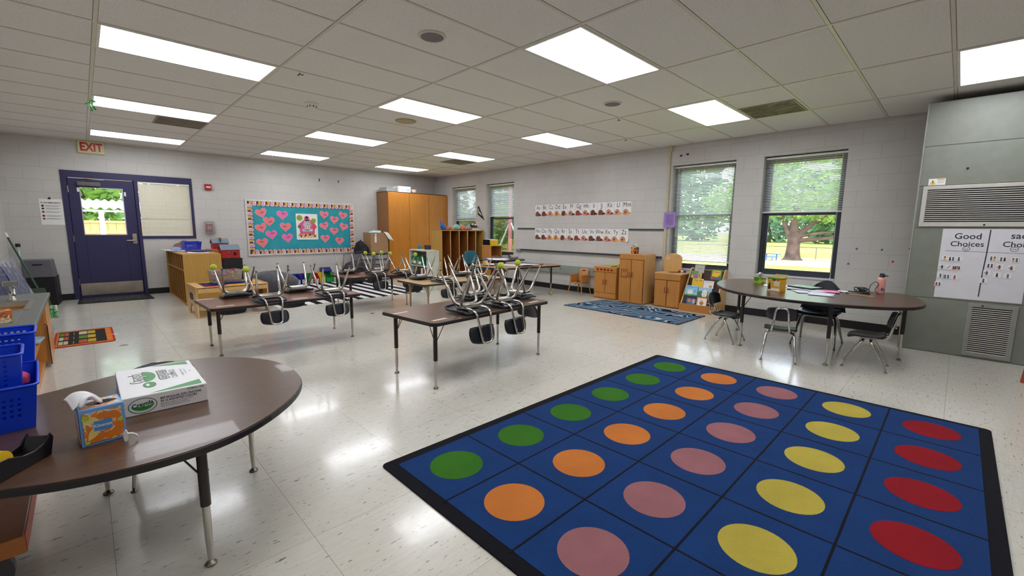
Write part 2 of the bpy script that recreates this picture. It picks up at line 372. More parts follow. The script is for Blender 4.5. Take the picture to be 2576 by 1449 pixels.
blind(WIN[1][0]+.006,WIN[1][1]-.006,1.60,2.385,WX+.105,'x','venetian blind lowered halfway above the yellow bin, swing set showing below',-.5,wand=(8.4,1.35))
blind(WIN[0][0]+.006,WIN[0][1]-.006,1.50,2.385,WX+.105,'x','venetian blind in the window nearest the room corner, bottom rail slightly askew',-.5,wand=(9.82,1.4))
blind(.8015,1.5735,1.102,2.097,WY+.014,'y','closed cream blind over the side light beside the navy door',1.25,pitch=.0205,kink=(14,),m=mat('cream_slat','d8d2bd',.45,var=.02))
# ---------------------------------------------------------------- ceiling lights
M_lamp=emis('lamp_panel','f7f9ff',9.0)
place={(0,0):'largest light panel on the left, first of the column leading to the exit sign',(0,4):'middle ceiling light panel of the column over the exit sign, vent tile beside it',(0,8):'ceiling light panel nearest the exit sign',
(2,-4):'largest bright ceiling light panel, nearest the camera',(2,0):'ceiling light panel between the smoke detector and the yellowed round grille',(2,4):'light panel of the middle column, second from the bulletin board wall',(2,8):'ceiling light panel closest to the bulletin board wall above the pink hearts',
(4,-8):'ceiling light panel above the grey heating unit, cut by the right edge',(4,-4):'ceiling light panel beside the stained ceiling tile near the big windows',(4,0):'ceiling light panel above the alphabet strips',(4,4):'ceiling light panel with a brown vent tile just behind it, near the wardrobe',(4,8):'ceiling light panel closest to the wooden wardrobe in the corner',
(0,-4):'ceiling light panel behind the camera above the round table side',(2,-8):'ceiling light panel behind the camera over the rug side',(0,-8):'ceiling light panel behind the camera by the left wall'}
for (k,r),lab in place.items():
    x=.1937+k*1.2192; y=4.4507+r*.6096; t=thing('ceiling_light',lab,'ceiling light',(x+.61,y+.305,CEIL),group='recessed ceiling light panels')
    b=B(); a=.013; w_=.02; z=CEIL-.006
    b.box(x+a,y+a,z,x+1.2192-a,y+a+w_,CEIL-.001).box(x+a,y+.6096-a-w_,z,x+1.2192-a,y+.6096-a,CEIL-.001).box(x+a,y+a+w_,z,x+a+w_,y+.6096-a-w_,CEIL-.001).box(x+1.2192-a-w_,y+a+w_,z,x+1.2192-a,y+.6096-a-w_,CEIL-.001)
    b.build('frame',M_white,t,True)
    B().box(x+a+w_,y+a+w_,CEIL-.005,x+1.2192-a-w_,y+.6096-a-w_,CEIL-.002).build('diffuser',M_lamp,t,True)
# round speakers and grille
def round_grille(x,y,r,lab,m,name='ceiling_speaker',cat='speaker'):
    t=thing(name,lab,cat,(x,y,CEIL)); B().lathe([(r*.82,-.012),(r*.9,-.014),(r,-.006),(r,0)],(x,y,CEIL),28).build('rim',M_tee if m!=M_yel else m,t,True)
    B().lathe([(0,-.010),(r*.5,-.011),(r*.83,-.012)],(x,y,CEIL),28).build('grille',m,t,True)
def perf(name,col,hole):
    N=NT(name); v=N.n('ShaderNodeTexVoronoi',{'Vector':N.pos(),'Scale':210.}).outputs['Distance']
    N.set(col=N.ramp(v,[(.25,hole),(.4,col)]),rough=.6); return N.m
M_spk=perf('speaker_mesh','77757a','3c3b3f'); M_yel=mat('aged_plastic','a99f77',.5)
round_grille(2.007,2.93,.105,'grey round ceiling speaker nearest the camera, left of the largest light panel',M_spk)
round_grille(4.458,2.935,.105,'grey round ceiling speaker between the two alphabet-side light panels, toward the window wall',M_spk)
round_grille(3.254,5.397,.14,'yellowed round ceiling grille behind the smoke detector',M_yel,'ceiling_grille','ceiling grille')
t=thing('smoke_detector','white dome smoke detector on the ceiling, left of centre','smoke detector',(2.048,5.464,CEIL))
B().lathe([(.075,0),(.075,-.018),(.062,-.026),(.055,-.026)],(2.048,5.464,CEIL),24).build('base',M_white,t,True)
B().lathe([(.055,-.026),(.048,-.05),(.03,-.06),(0,-.062)],(2.048,5.464,CEIL),24).build('dome',M_white,t,True)
b=B()
for i in range(8): a=i*PI/4; b.box(2.048+.05*math.cos(a)-.005,5.464+.05*math.sin(a)-.005,CEIL-.046,2.048+.05*math.cos(a)+.005,5.464+.05*math.sin(a)+.005,CEIL-.030)
b.build('sensing_slots',M_blk,t,True)
# vent / stained tiles
def vent(x0,y0,x1,y1,lab,c1,c2):
    t=thing('ceiling_vent',lab,'ceiling vent',((x0+x1)/2,(y0+y1)/2,CEIL)); N=NT('vent_face'); f=N.noise(N.pos(),3.,4.,.6,1.)
    N.set(col=N.ramp(f,[(.35,c1),(.5,c2),(.62,c1)]),rough=.8,nor=N.bump(N.noise(N.pos(),120.,2.),.3,.004))
    B().box(x0+.02,y0+.02,CEIL-.006,x1-.02,y1-.02,CEIL-.001).build('panel',N.m,t,True)
    B().box(x0+.0,y0+.0,CEIL-.008,x1,y0+.02,CEIL-.001).box(x0,y1-.02,CEIL-.008,x1,y1,CEIL-.001).box(x0,y0+.02,CEIL-.008,x0+.02,y1-.02,CEIL-.001).box(x1-.02,y0+.02,CEIL-.008,x1,y1-.02,CEIL-.001).build('frame',mat('vent_frame','8d8672',.5),t,True)
vent(.83,7.51,1.40,8.096,'brown-grey ceiling vent tile behind the middle light panel over the exit sign side','6b6252','7b7160')
vent(5.675,1.415,6.277,2.0,'water-stained grey ceiling vent tile beside the light panel near the big windows','827c66','62543d')
vent(5.69,7.51,6.277,8.096,'brown ceiling vent tile behind the light panel near the wardrobe','6f675a','7a7163')
# small dark hooks and a green clip on the grid
for (x,y,z,lab) in ((1.587,4.49,CEIL,'tiny black curled hook on the ceiling grid right of the first left light panel'),(5.117,3.269,CEIL,'tiny dark clip on the ceiling grid nearer the stained tile'),(6.309,3.884,CEIL,'tiny dark clip on the ceiling grid nearest the window wall')):
    tag(B().tube([(x,y,z),(x,y,z-.012),(x+.02,y-.01,z-.02),(x+.03,y-.005,z-.012)],.004,6).tube([(x,y,z-.012),(x-.02,y,z-.03)],.004,6).build('ceiling_hook',M_blk),lab,'hook')
M_leaf=mat('plastic_leaf','2f7d3a',.4)
b=B(); 
for i in range(9):
    a=i*.9; b.add([(.195,7.17,CEIL-.012*i),(.195+.05*math.cos(a),7.17+.05*math.sin(a),CEIL-.012*i-.01),(.195+.045*math.cos(a+.5),7.17+.045*math.sin(a+.5),CEIL-.012*i-.03)],[(0,1,2)])
b.cyl((.195,7.17,CEIL),(.195,7.17,CEIL-.13),.003,n=6)
tag(b.build('plastic_vine',M_leaf,solid=.002),'small green plastic vine sprig hanging from the ceiling grid at the left','vine')
# ---------------------------------------------------------------- door wall
y=WY
t=thing('exit_sign','pale exit sign with red letters above the navy door','exit sign',(.235,y-.03,2.52)); B().box(.064,y-.045,2.52,.40,y,2.725).build('housing',mat('sign_cream','d9cf9c',.5),t,True,bevel=.004)
B().text('EXIT',.19,(.235,y-.0465,2.618),X,Z,bold=.035,sx=.74).build('lettering',M_red,t,True)
t=thing('emergency_poster','white emergency instructions poster left of the navy door','poster',(-.335,y,1.29)); B().box(-.472,y-.004,1.29,-.198,y,1.719).build('sheet',M_paper,t,True)
B().text('IN AN EMERGENCY',.032,(-.335,y-.005,1.655),X,Z,bold=.02,sx=.85).build('lettering',M_ink,t,True)
b=B(); 
for i,(c,z) in enumerate(((0,1.605),(0,1.56),(1,1.505),(0,1.44),(1,1.392))):
    b.mat(c).disc((-.435,y-.005,z),.016,X,Z)
    for q in range(2): b.mat(2).line([(-.405,0),(-.405+.18-q*.03,0)],.005,(0,y-.005,z+.006-q*.013),X,Z)
b.build('icons',[M_ink,M_red,mat('text_grey','77777c',.7)],t,True)
B().box(-.36,y-.012,1.715,-.33,y,1.735).cyl((-.345,y-.006,1.735),(-.345,y-.006,1.75),.008).build('clip',M_blk,t,True)
t=thing('fire_strobe','small red fire strobe high on the wall right of the side light blind','fire alarm',(1.883,y,2.01)); B().box(1.826,y-.045,2.012,1.942,y,2.129).build('housing',M_red,t,True,bevel=.006)
B().box(1.845,y-.055,2.055,1.925,y-.045,2.085).build('lens',mat('strobe_lens','e6dcdc',.2),t,True,bevel=.004)
t=thing('fire_pull_station','red fire pull station under a clear cover above the red toy barn','fire alarm',(1.855,y,1.14)); B().box(1.80,y-.03,1.175,1.905,y,1.345).build('housing',M_red,t,True,bevel=.005)
B().disc((1.853,y-.031,1.262),.034,X,Z,20).box(1.815,y-.034,1.335,1.895,y-.03,1.362).build('white_ring',M_paper,t,True)
B().disc((1.853,y-.032,1.262),.018,X,Z,20).build('handle_mark',M_red,t,True)
B().box(1.772,y-.055,1.140,1.938,y-.006,1.395).build('cover',clear('cover_plastic',refl=.25,body=.10),t,True,bevel=.01)
for x,z,c in ((4.095,2.393,'dark'),(4.549,2.393,'reddish')): tag(B().box(x-.009,y-.012,z-.03,x+.009,y,z+.03).build('wall_clip',M_blk if c=='dark' else mat('clip_brown','7b3a28',.5)),'tiny %s clip stuck high on the wall above the bulletin board'%c,'clip')
# bulletin board
t=thing('bulletin_board','long turquoise bulletin board with striped scalloped border','bulletin board',(3.71,y,.66))
x0,x1,z0,z1=2.516,4.91,.662,1.871
b=B(); f=.038; b.box(x0,y-.022,z0,x0+f,y,z1).box(x1-f,y-.022,z0,x1,y,z1).box(x0+f,y-.022,z0,x1-f,y,z0+f).box(x0+f,y-.022,z1-f,x1-f,y,z1); b.build('frame',mat('board_frame','d5d2cc',.35,.2),t,True,bevel=.003)
B().box(x0+f,y-.010,z0+f,x1-f,y,z1-f).build('backing_paper',mat('turquoise_paper','2b9aa6',.8,var=.08,scale=4,bump=.15,bscale=9),t,True)
bc=[mat('border_purple','43203f',.7),mat('border_gold','dba93b',.7),mat('border_rose','c0466a',.7),mat('border_cream','e8d6cf',.7),mat('border_pink','e79aa0',.7),mat('border_lilac','cdb9cc',.7)]
def border(name,p0,d,nrm,L,n):
    """strip of striped tags ending in scallops"""
    b=B(); wd=L/n; P0=Vector(p0);D=Vector(d);Nn=Vector(nrm); o=Vector((0,-.0005,0)); rnd=random.Random(len(name)*7+int(L*10))
    for i in range(n):
        a=P0+D*(i*wd); cyc=i%4; hgt=.085
        cols=[(0,.42),(1,1.0)] if cyc in(0,2) else [(2,.18),(5,.55),(4,.75),(3,1.)]
        s0=0
        for ci,e_ in cols:
            b.mat(ci).add([a+D*s0*wd+o*12,a+D*e_*wd+o*12,a+D*e_*wd+Nn*.065+o*12,a+D*s0*wd+Nn*.065+o*12],[(0,1,2,3)]); s0=e_
        for k,(ci,rr) in enumerate(((0,.5),(3 if cyc%2 else 4,.44),(5 if cyc else 3,.3),(2,.15))):
            pts=[a+D*wd*.5+D*math.cos(q*PI/8)*rr*wd*1.02+Nn*(.062+math.sin(q*PI/8)*rr*wd*.9)+o*(13+k) for q in range(9)]
            b.mat(ci).add(pts,[tuple(range(9))])
    return b.build(name,bc,t,True)
yb=y-.010
border('top_border',(x0+f,yb,z1-f),X,(0,0,-1),x1-x0-2*f,26); border('bottom_border',(x0+f,yb,z0+f),X,Z,x1-x0-2*f,26)
border('left_border',(x0+f,yb-.005,z0+f+.06),Z,X,z1-z0-2*f-.12,12); border('right_border',(x1-f,yb-.005,z0+f+.06),Z,NX,z1-z0-2*f-.12,12)
def heart(b,c,r,rot,o):
    pts=[]
    for i in range(28):
        q=2*PI*i/28; hx=16*math.sin(q)**3/17; hz=(13*math.cos(q)-5*math.cos(2*q)-2*math.cos(3*q)-math.cos(4*q))/17
        pts.append((c[0]+r*(hx*math.cos(rot)-hz*math.sin(rot)),c[1]+r*(hx*math.sin(rot)+hz*math.cos(rot))))
    return b.prism(pts,o,o+.002,'y')
HE=[(2.814,1.598,.3,'coral heart in the top left corner'),(3.24,1.565,-.05,'magenta heart at the top left of the poster'),(2.961,1.42,.05,'coral heart second from the left edge, second row'),(2.795,1.276,.3,'coral heart at the left edge, third down'),(3.293,1.301,-.05,'coral heart left of the middle of the poster'),(2.995,1.13,.1,'magenta heart second from the left edge, low down'),(3.319,1.056,.1,'magenta heart at the lower left of the poster'),(2.802,.952,.15,'coral heart in the bottom left corner'),(4.165,1.598,-.1,'pink heart at the top right of the poster'),(4.618,1.589,-.2,'pink heart in the top right corner'),(4.406,1.482,-.1,'pink heart between poster and top right corner'),(4.158,1.333,.25,'pink heart with two name marks right of the poster'),(4.63,1.315,-.3,'smaller pink heart at the right edge'),(4.388,1.212,-.1,'pink heart below the middle, right of the poster'),(4.165,1.033,0,'pink heart at the lower right of the poster'),(4.515,.972,-.1,'pink heart in the bottom right corner')]
M_h={'coral':mat('coral_paper','f07f86',.7),'magenta':mat('magenta_paper','e673ab',.7),'pink':mat('pink_paper','f08391',.7)}
for i,(x,z,r,lab) in enumerate(HE):
    t=thing('paper_heart',lab+' of the bulletin board','paper heart',(x,y-.012,z-.1),group='paper hearts on the bulletin board'); m=M_h['magenta' if 'magenta' in lab else 'coral' if 'coral' in lab else 'pink']
    s=.118 if i<8 else .106
    heart(B(),(x,z),s,r,y-.016).build('heart',m,t,True)
    heart(B(),(x,z-.004),s+.008,r,y-.0135).build('rim',mat('rim_pink','f7aeb4',.7),t,True)
    rr=random.Random(i); a=rr.uniform(-.35,.35); dx,dz=rr.uniform(-.02,.03),rr.uniform(-.02,.03)
    B().line([(-.036*math.cos(a),-.036*math.sin(a)),(.036*math.cos(a),.036*math.sin(a))],.013,(x+dx,y-.0165,z+dz),X,Z).build('name_mark',mat('name_ink','6c1a33',.7),t,True)
t=thing('class_poster','white poster about class and family pinned in the middle of the bulletin board','poster',(3.76,y-.012,1.0)); B().box(3.52,y-.018,1.003,4.002,y-.015,1.597).build('sheet',M_paper,t,True)
b=B(); o=y-.0185
b.mat(0).poly([(3.60,1.12),(3.92,1.12),(3.95,1.36),(3.84,1.46),(3.70,1.46),(3.58,1.36)],(0,o,0),X,Z); b.mat(0).disc((3.76,o,1.49),.06,X,Z)
for c,(x,z,r) in ((1,(3.60,1.50,.065)),(1,(3.91,1.44,.055)),(2,(3.59,1.30,.038)),(3,(3.93,1.30,.045)),(4,(3.76,1.51,.03))): b.mat(c).disc((x,o-.0004,z),r,X,Z)
b.mat(5)
for i in range(16): b.mat((5,3,4,5)[i%4]).disc((3.57+i*.0253,o-.0006,1.10+.02*math.sin(i*2.1)),.022,X,Z,8)
b.mat(5).box(3.56,o-.0005,1.045,3.96,o,1.065)
b.build('picture',[mat('poster_pink','d35f8c',.7),mat('poster_green','8fa02a',.7),mat('poster_grey','5f6660',.7),mat('poster_orange','dd5a35',.7),mat('poster_dark','2f2328',.7),mat('poster_yellow','e8c33a',.7)],t,True)
b=B()
for s,z,wd in (('OUR',1.405,.13),('CLASS',1.345,.17),('IS A',1.285,.12),('FAMILY',1.222,.22)): b.mat(0).box(3.765-wd/2,o-.0012,z-.026,3.765+wd/2,o-.0008,z+.028); b.mat(1).text(s,.056,(3.765,o-.0018,z),X,Z,bold=.02)
b.build('lettering',[M_paper,M_ink],t,True)
# ---------------------------------------------------------------- window wall
x=WX
def strip(letters,y0,y1,z0,z1,lab,curl=False):
    t=thing('alphabet_strip',lab,'alphabet poster',(x,(y0+y1)/2,z0)); n=len(letters); wd=(y0-y1)/n
    B().box(x-.004,y1,z0,x-.0032,y0,z1).build('sheet',M_paper,t,True)
    b=B(); h=z1-z0; bk=B(); rnd=random.Random(3); bx=B()
    for i,L in enumerate(letters):
        yc=y0-(i+.5)*wd; b.text(L,h*.50,(x-.0048,yc,z1-h*.28),NY,Z,sx=.84)
        bx.box(x-.0046,yc+wd/2-.0015,z0,x-.004,yc+wd/2+.0015,z1)
        a=rnd.choice((0,1,2)); cc=(yc+wd*.12,z0+h*.2)
        bk.mat(a).poly([(wd*.30*math.cos(q*PI/9),h*.0+max(-h*.2,h*.22*math.sin(q*PI/9))) for q in range(10)]+[(-wd*.3,-h*.2),(wd*.3,-h*.2)],(x-.0049,cc[0],cc[1]),NY,Z)
        bk.mat(3).disc((x-.0053,cc[0]+wd*.04,cc[1]-h*.02),h*.07,NY,Z,10); bk.mat(rnd.choice((4,5,2,6))).poly([(0,0),(.3,.02),(.26,.1),(.12,.17)],(x-.0056,cc[0]-wd*.12,cc[1]-h*.19),NY,Z,h*1.25)
    b.build('lettering',M_ink,t,True); bx.box(x-.0046,y1,z1-.004,x-.004,y0,z1); bx.build('dividers',mat('line_grey','6e6b75',.7),t,True)
    bk.build('mouth_pictures',[mat('skin_a','8c4a35',.7),mat('skin_b','6f3a2c',.7),mat('skin_c','c98a70',.7),mat('mouth','5d1f28',.7),mat('pic_yellow','dca92e',.7),mat('pic_dark','3a2b2a',.7),mat('pic_red','a8343f',.7)],t,True)
    if curl: B().grid(lambda u,v:(x-.006-.03*math.sin(u*1.5)*(1-v),y1+.05-u*.06+.0,z0+v*.09),6,4).build('curled_corner',M_paper,t,True)
strip(['Aa','Bb','Cc','Dd','Ee','Ff','Gg','Hh','Ii','Jj','Kk','Ll','Mm'],6.768,4.338,1.585,1.838,'upper alphabet strip with letters A to M and mouth pictures')
strip(['Nn','Oo','Pp','Qq','Rr','Ss','Tt','Uu','Vv','Ww','Xx','Yy','Zz'],6.768,4.38,1.072,1.322,'lower alphabet strip with letters N to Z, corner curling',True)
M_rail=mat('rail_grey','4a484b',.4,.4); M_ral2=mat('rail_light','a6a4a0',.4,.5)
t=thing('map_rail','thin dark map rail behind the lower alphabet strip','rail',(x,5.5,1.28)); B().box(x-.003,3.677,1.29,x,7.329,1.322).build('rail',M_rail,t,True); B().box(x-.003,3.677,1.272,x,7.329,1.288).build('edge',M_ral2,t,True)
t=thing('marker_rail','long grey marker rail with end bracket below the alphabet strips','rail',(x,5.5,.78)); B().box(x-.012,3.685,.80,x,7.25,.835).build('rail',M_rail,t,True); B().box(x-.03,3.685,.782,x,7.32,.795).build('tray',M_ral2,t,True); B().box(x-.05,7.20,.775,x,7.33,.83).build('end_bracket',M_ral2,t,True,bevel=.006)
t=thing('cable_raceway','grey-green metal cable raceway low on the wall behind the toy high chair','raceway',(x,5.9,.35)); B().box(x-.045,4.885,.36,x-.002,7.20,.53).build('duct',mat('raceway_green','8a9188',.45,bump=.05),t,True,bevel=.004)
b=B()
for yy in (5.10,5.30,5.95,6.3,6.9): b.cyl((x-.048,yy,.46),(x-.04,yy,.46),.012)
b.build('screw',M_blk,t,True)
t=thing('conduit_pipe','cream vertical conduit pipe beside the covered window','pipe',(x,3.61,.5)); b=B(); b.box(x-.028,3.615,.112,x-.001,3.655,CEIL-.002).build('channel',mat('conduit_cream','c3b89a',.5),t,True,bevel=.006); B().box(x-.042,3.59,CEIL-.09,x-.001,3.66,CEIL-.002).box(x-.028,3.613,.50,x-.001,3.66,.60).build('box',mat('conduit_cream','c3b89a',.5),t,True,bevel=.004)
t=thing('purple_folder','purple paper folder hanging from the conduit pipe','folder',(x-.05,3.56,1.34)); B().hexa([(x-.038,3.46,1.35),(x-.038,3.67,1.34),(x-.030,3.67,1.34),(x-.030,3.46,1.35),(x-.040,3.46,1.61),(x-.040,3.67,1.61),(x-.032,3.67,1.61),(x-.032,3.46,1.61)]).build('cover',mat('purple_card','a083c6',.5),t,True)
b=B()
for i in range(9): b.line([(-.16+0,0),(0,0)],.006,(x-.0405+.0007*i,3.49,1.56-i*.018),Y,Z) if 0 else b.box(x-.0415,3.50,1.56-i*.02,x-.0395+.0005*i,3.63,1.565-i*.02)
b.build('print',mat('purple_dark','5c3c86',.6),t,True)
t=thing('school_pennant','small black and white triangular pennant between the two far windows','pennant',(x,8.62,1.55)); o=Vector((x-.003,0,0))
B().prism([(8.79,1.86),(8.79,1.66),(8.52,1.50),(8.74,1.87)],x-.004,x,'x').build('felt',M_blk,t,True); B().prism([(8.765,1.82),(8.765,1.71),(8.62,1.62)],x-.006,x-.004,'x').build('white_field',M_paper,t,True); B().prism([(8.75,1.79),(8.75,1.735),(8.68,1.685)],x-.0075,x-.006,'x').build('centre',M_blk,t,True)
for yy,zz in ((3.44,2.55),(3.33,2.56)): tag(B().box(x-.012,yy-.018,zz-.012,x,yy+.018,zz+.014).build('wall_clip',M_blk),'small black clip above the covered window, %s one'%('left' if yy>3.4 else 'right'),'clip')
# coloured putty blobs on the wall between window and heating unit
for yy,zz,c,l in ((.95,1.08,'2d7f8f','teal putty blob right of the uncovered window, upper'),(1.02,.875,'1f7aa8','blue putty blob low beside the uncovered window frame'),(.69,1.075,'2f6f96','blue putty dab in the middle of the bare wall'),(.42,1.10,'c92040','red putty dab nearest the heating unit'),(.57,.93,'d0213c','red putty dot on the bare wall above the pink bottle')):
    r=random.Random(yy); pts=[(yy+.018*r.uniform(.5,1)*math.cos(q),zz+.018*r.uniform(.4,1)*math.sin(q)) for q in [k*PI/4 for k in range(8)]]
    tag(B().prism(pts,x-.006,x,'x').build('putty_blob',mat('putty_'+c,c,.6)),l,'putty')
# ---------------------------------------------------------------- heating unit
HX=6.565; y1=.38; M_hv=mat('unit_greygreen','7f8378',.42,var=.04,bump=.05,bscale=150); M_hv2=mat('unit_dark','5a5d53',.5); M_lv=mat('louvre_paint','c3bfb5',.35,var=.03)
t=thing('heating_unit','tall grey-green heating and cooling cabinet with louvred grilles at the right','heating unit',(6.95,-.5,0))
B().box(HX,-1.6,.0,WX-.004,y1,2.66).build('body',M_hv,t,True,bevel=.004)
for nm,za,zb in (('lower_panel',.01,.595),('middle_panel',.60,1.352),('upper_panel',1.80,2.20),('top_panel',2.215,2.655)): B().box(HX-.006,-1.59,za,HX,y1-.012,zb-.004).build(nm,M_hv,t,True,bevel=.002)
B().box(HX-.010,y1-.012,0,HX+.0,y1,2.66).build('edge_strip',mat('unit_light','9a9c90',.4),t,True)
def louvre(ya,yb,za,zb,fr,n,nm):
    b=B(); b.box(HX-.022,ya,za,HX-.006,yb,za+fr).box(HX-.022,ya,zb-fr,HX-.006,yb,zb).box(HX-.022,ya,za+fr,HX-.006,ya+fr,zb-fr).box(HX-.022,yb-fr,za+fr,HX-.006,yb,zb-fr)
    g=b.build(nm,M_lv if 'upper' in nm else mat('grille_frame','8e8f88',.4),t,True,bevel=.003)
    B().box(HX-.008,ya+fr,za+fr,HX-.0055,yb-fr,zb-fr).build('dark_backing',M_blk,g,True)
    b=B(); p=(zb-za-2*fr)/n
    for i in range(n): z=za+fr+i*p; b.hexa([(HX-.020,ya+fr,z+p*.1),(HX-.020,yb-fr,z+p*.1),(HX-.018,yb-fr,z+p*.1),(HX-.018,ya+fr,z+p*.1),(HX-.010,ya+fr,z+p*.50),(HX-.010,yb-fr,z+p*.50),(HX-.008,yb-fr,z+p*.44),(HX-.008,ya+fr,z+p*.44)])
    b.build('louvres',M_lv,g,True)
    B().cyl((HX-.026,(ya*.3+yb*.7),(zb-fr/2) if 'lower' in nm else za+fr/2),(HX-.02,(ya*.3+yb*.7),(zb-fr/2) if 'lower' in nm else za+fr/2),.008).build('screw',M_blk,g,True)
louvre(-1.3,.335,1.366,1.795,.038,17,'upper_grille'); louvre(-.478,-.128,.024,.578,.038,23,'lower_grille')
t=thing('warning_sticker','small electrical warning sticker above the upper grille of the heating unit','sticker',(HX,.23,1.80)); B().box(HX-.0075,.17,1.803,HX-.0062,.30,1.872).build('sheet',M_paper,t,True)
B().mat(0).prism([(.29,1.812),(.245,1.812),(.2675,1.865)],HX-.0085,HX-.0076,'x').mat(1).prism([(.272,1.83),(.262,1.83),(.267,1.852)],HX-.0095,HX-.0086,'x').mat(0).box(HX-.0085,.178,1.858,HX-.0076,.235,1.869).mat(2).box(HX-.0085,.182,1.845,HX-.0076,.23,1.847).box(HX-.0085,.182,1.835,HX-.0076,.23,1.837).box(HX-.0085,.182,1.825,HX-.0076,.228,1.827).build('warning_print',[mat('warn_yellow','e9b91c',.5),M_ink,mat('text_grey','77777c',.7)],t,True)
tag(B().cyl((HX-.014,.02,1.96),(HX-.006,.02,1.96),.010).build('black_magnet',M_blk),'small black round magnet on the upper panel of the heating unit','magnet')
t=thing('behaviour_chart','white handwritten chart of good choices and sad choices on the heating unit','chart',(HX,-.17,.60)); xs=HX-.0085
B().box(xs,-.49,.612,HX-.0062,.137,1.344).build('sheet',mat('chart_paper','dcdbe0',.5,var=.02),t,True)
b=B(); o=xs-.0006
b.text('Good',.085,(o,-.055,1.265),NY,Z,bold=.012).text('Choices',.075,(o,-.055,1.185),NY,Z,bold=.012,sx=1.0)
b.text('sad',.085,(o,-.405,1.275),NY,Z,bold=.012).text('Choices',.075,(o,-.425,1.19),NY,Z,bold=.012)
b.line([(0,1.335),(-.004,1.1),(-.012,.9),(-.016,.65)],.009,(o,-.208,0),NY,Z).line([(-.1,1.113),(.49,1.105)],.003,(o,0,0),NY,Z)
for cy,s_ in ((-.055,1),(-.385,-1)):
    b.line([(math.cos(q*PI/10)*.026,math.sin(q*PI/10)*.022) for q in range(21)],.004,(o,cy,1.138 if s_==1 else 1.145),NY,Z)
    b.line([(math.cos(q)*.012,-s_*(math.sin(q)*.008)+ (0.002 if s_==1 else -.006)) for q in (0,.8,1.57,2.3,3.14)],.004,(o,cy,1.138 if s_==1 else 1.145),NY,Z)
b.build('handwriting',mat('marker_navy','2b2740',.6),t,True)
cards=[(.093,1.035,'boy standing'),(.042,1.03,'two children playing'),(-.012,1.03,'child in yellow hat'),(.105,.94,'child at desk'),(.055,.94,'red pencil'),(-.003,.935,'line of four children'),(.108,.848,'girl in blue dress'),(.06,.84,'two friends'),(.0,.838,'child helping'),(.118,.755,'two children sharing')]
cards2=[(-.252,1.05,'two children pushing'),(-.32,1.045,'children arguing'),(-.40,1.04,'two children fighting'),(-.24,.975,'children on the floor'),(-.305,.965,'child under desk'),(-.385,.96,'dog shape'),(-.225,.90,'child over desk'),(-.297,.885,'crying child'),(-.37,.88,'child in blue'),(-.21,.82,'child with scarf')]
cm=[mat('card_skin','8f4a3c',.7),mat('card_dark','2c2430',.7),mat('card_blue','2a5f9c',.7),mat('card_red','b7364a',.7),mat('card_yellow','dba83c',.7),mat('card_teal','2f7f7a',.7),mat('card_purple','6d3f6e',.7)]
for side,L in (('good choices',cards),('sad choices',cards2)):
    for i,(yy,zz,d) in enumerate(L):
        r=random.Random(i*3+len(side)); t=thing('picture_card','small picture card of %s on the %s side of the chart'%(d,side),'picture card',(xs,yy,zz-.03),group='picture cards on the %s side'%side)
        B().box(xs-.004,yy-.026,zz-.026,xs-.001,yy+.026,zz+.026).build('card',M_paper,t,True)
        b=B(); n=4 if 'four' in d else 2 if ('two' in d or 'children' in d) else 1; o=xs-.0046
        for k in range(n):
            dy=(k-(n-1)/2)*(.038/n+.004); h=.017 if n==4 else .02
            if 'pencil' in d: b.mat(3).line([(-.012,-.015),(.012,.015)],.005,(o,yy,zz),NY,Z); continue
            b.mat(r.choice((1,2,3,4,5,6))).poly([(-.008,-h),(.008,-h),(.0055,.004),(-.0055,.004)],(o,yy+dy,zz),NY,Z); b.mat(0).disc((o-.0003,yy+dy,zz+.009),.0065,NY,Z,10); b.mat(1).poly([(.0075*math.cos(q*PI/6),.0075*math.sin(q*PI/6)) for q in range(7)],(o-.0006,yy+dy,zz+.010),NY,Z)
        if 'desk' in d or 'dog' in d: b.mat(1).poly([(-.02,-.003),(.012,-.003),(.012,.002),(-.02,.002)],(o-.0008,yy,zz),NY,Z)
        b.build('drawing',cm,t,True)
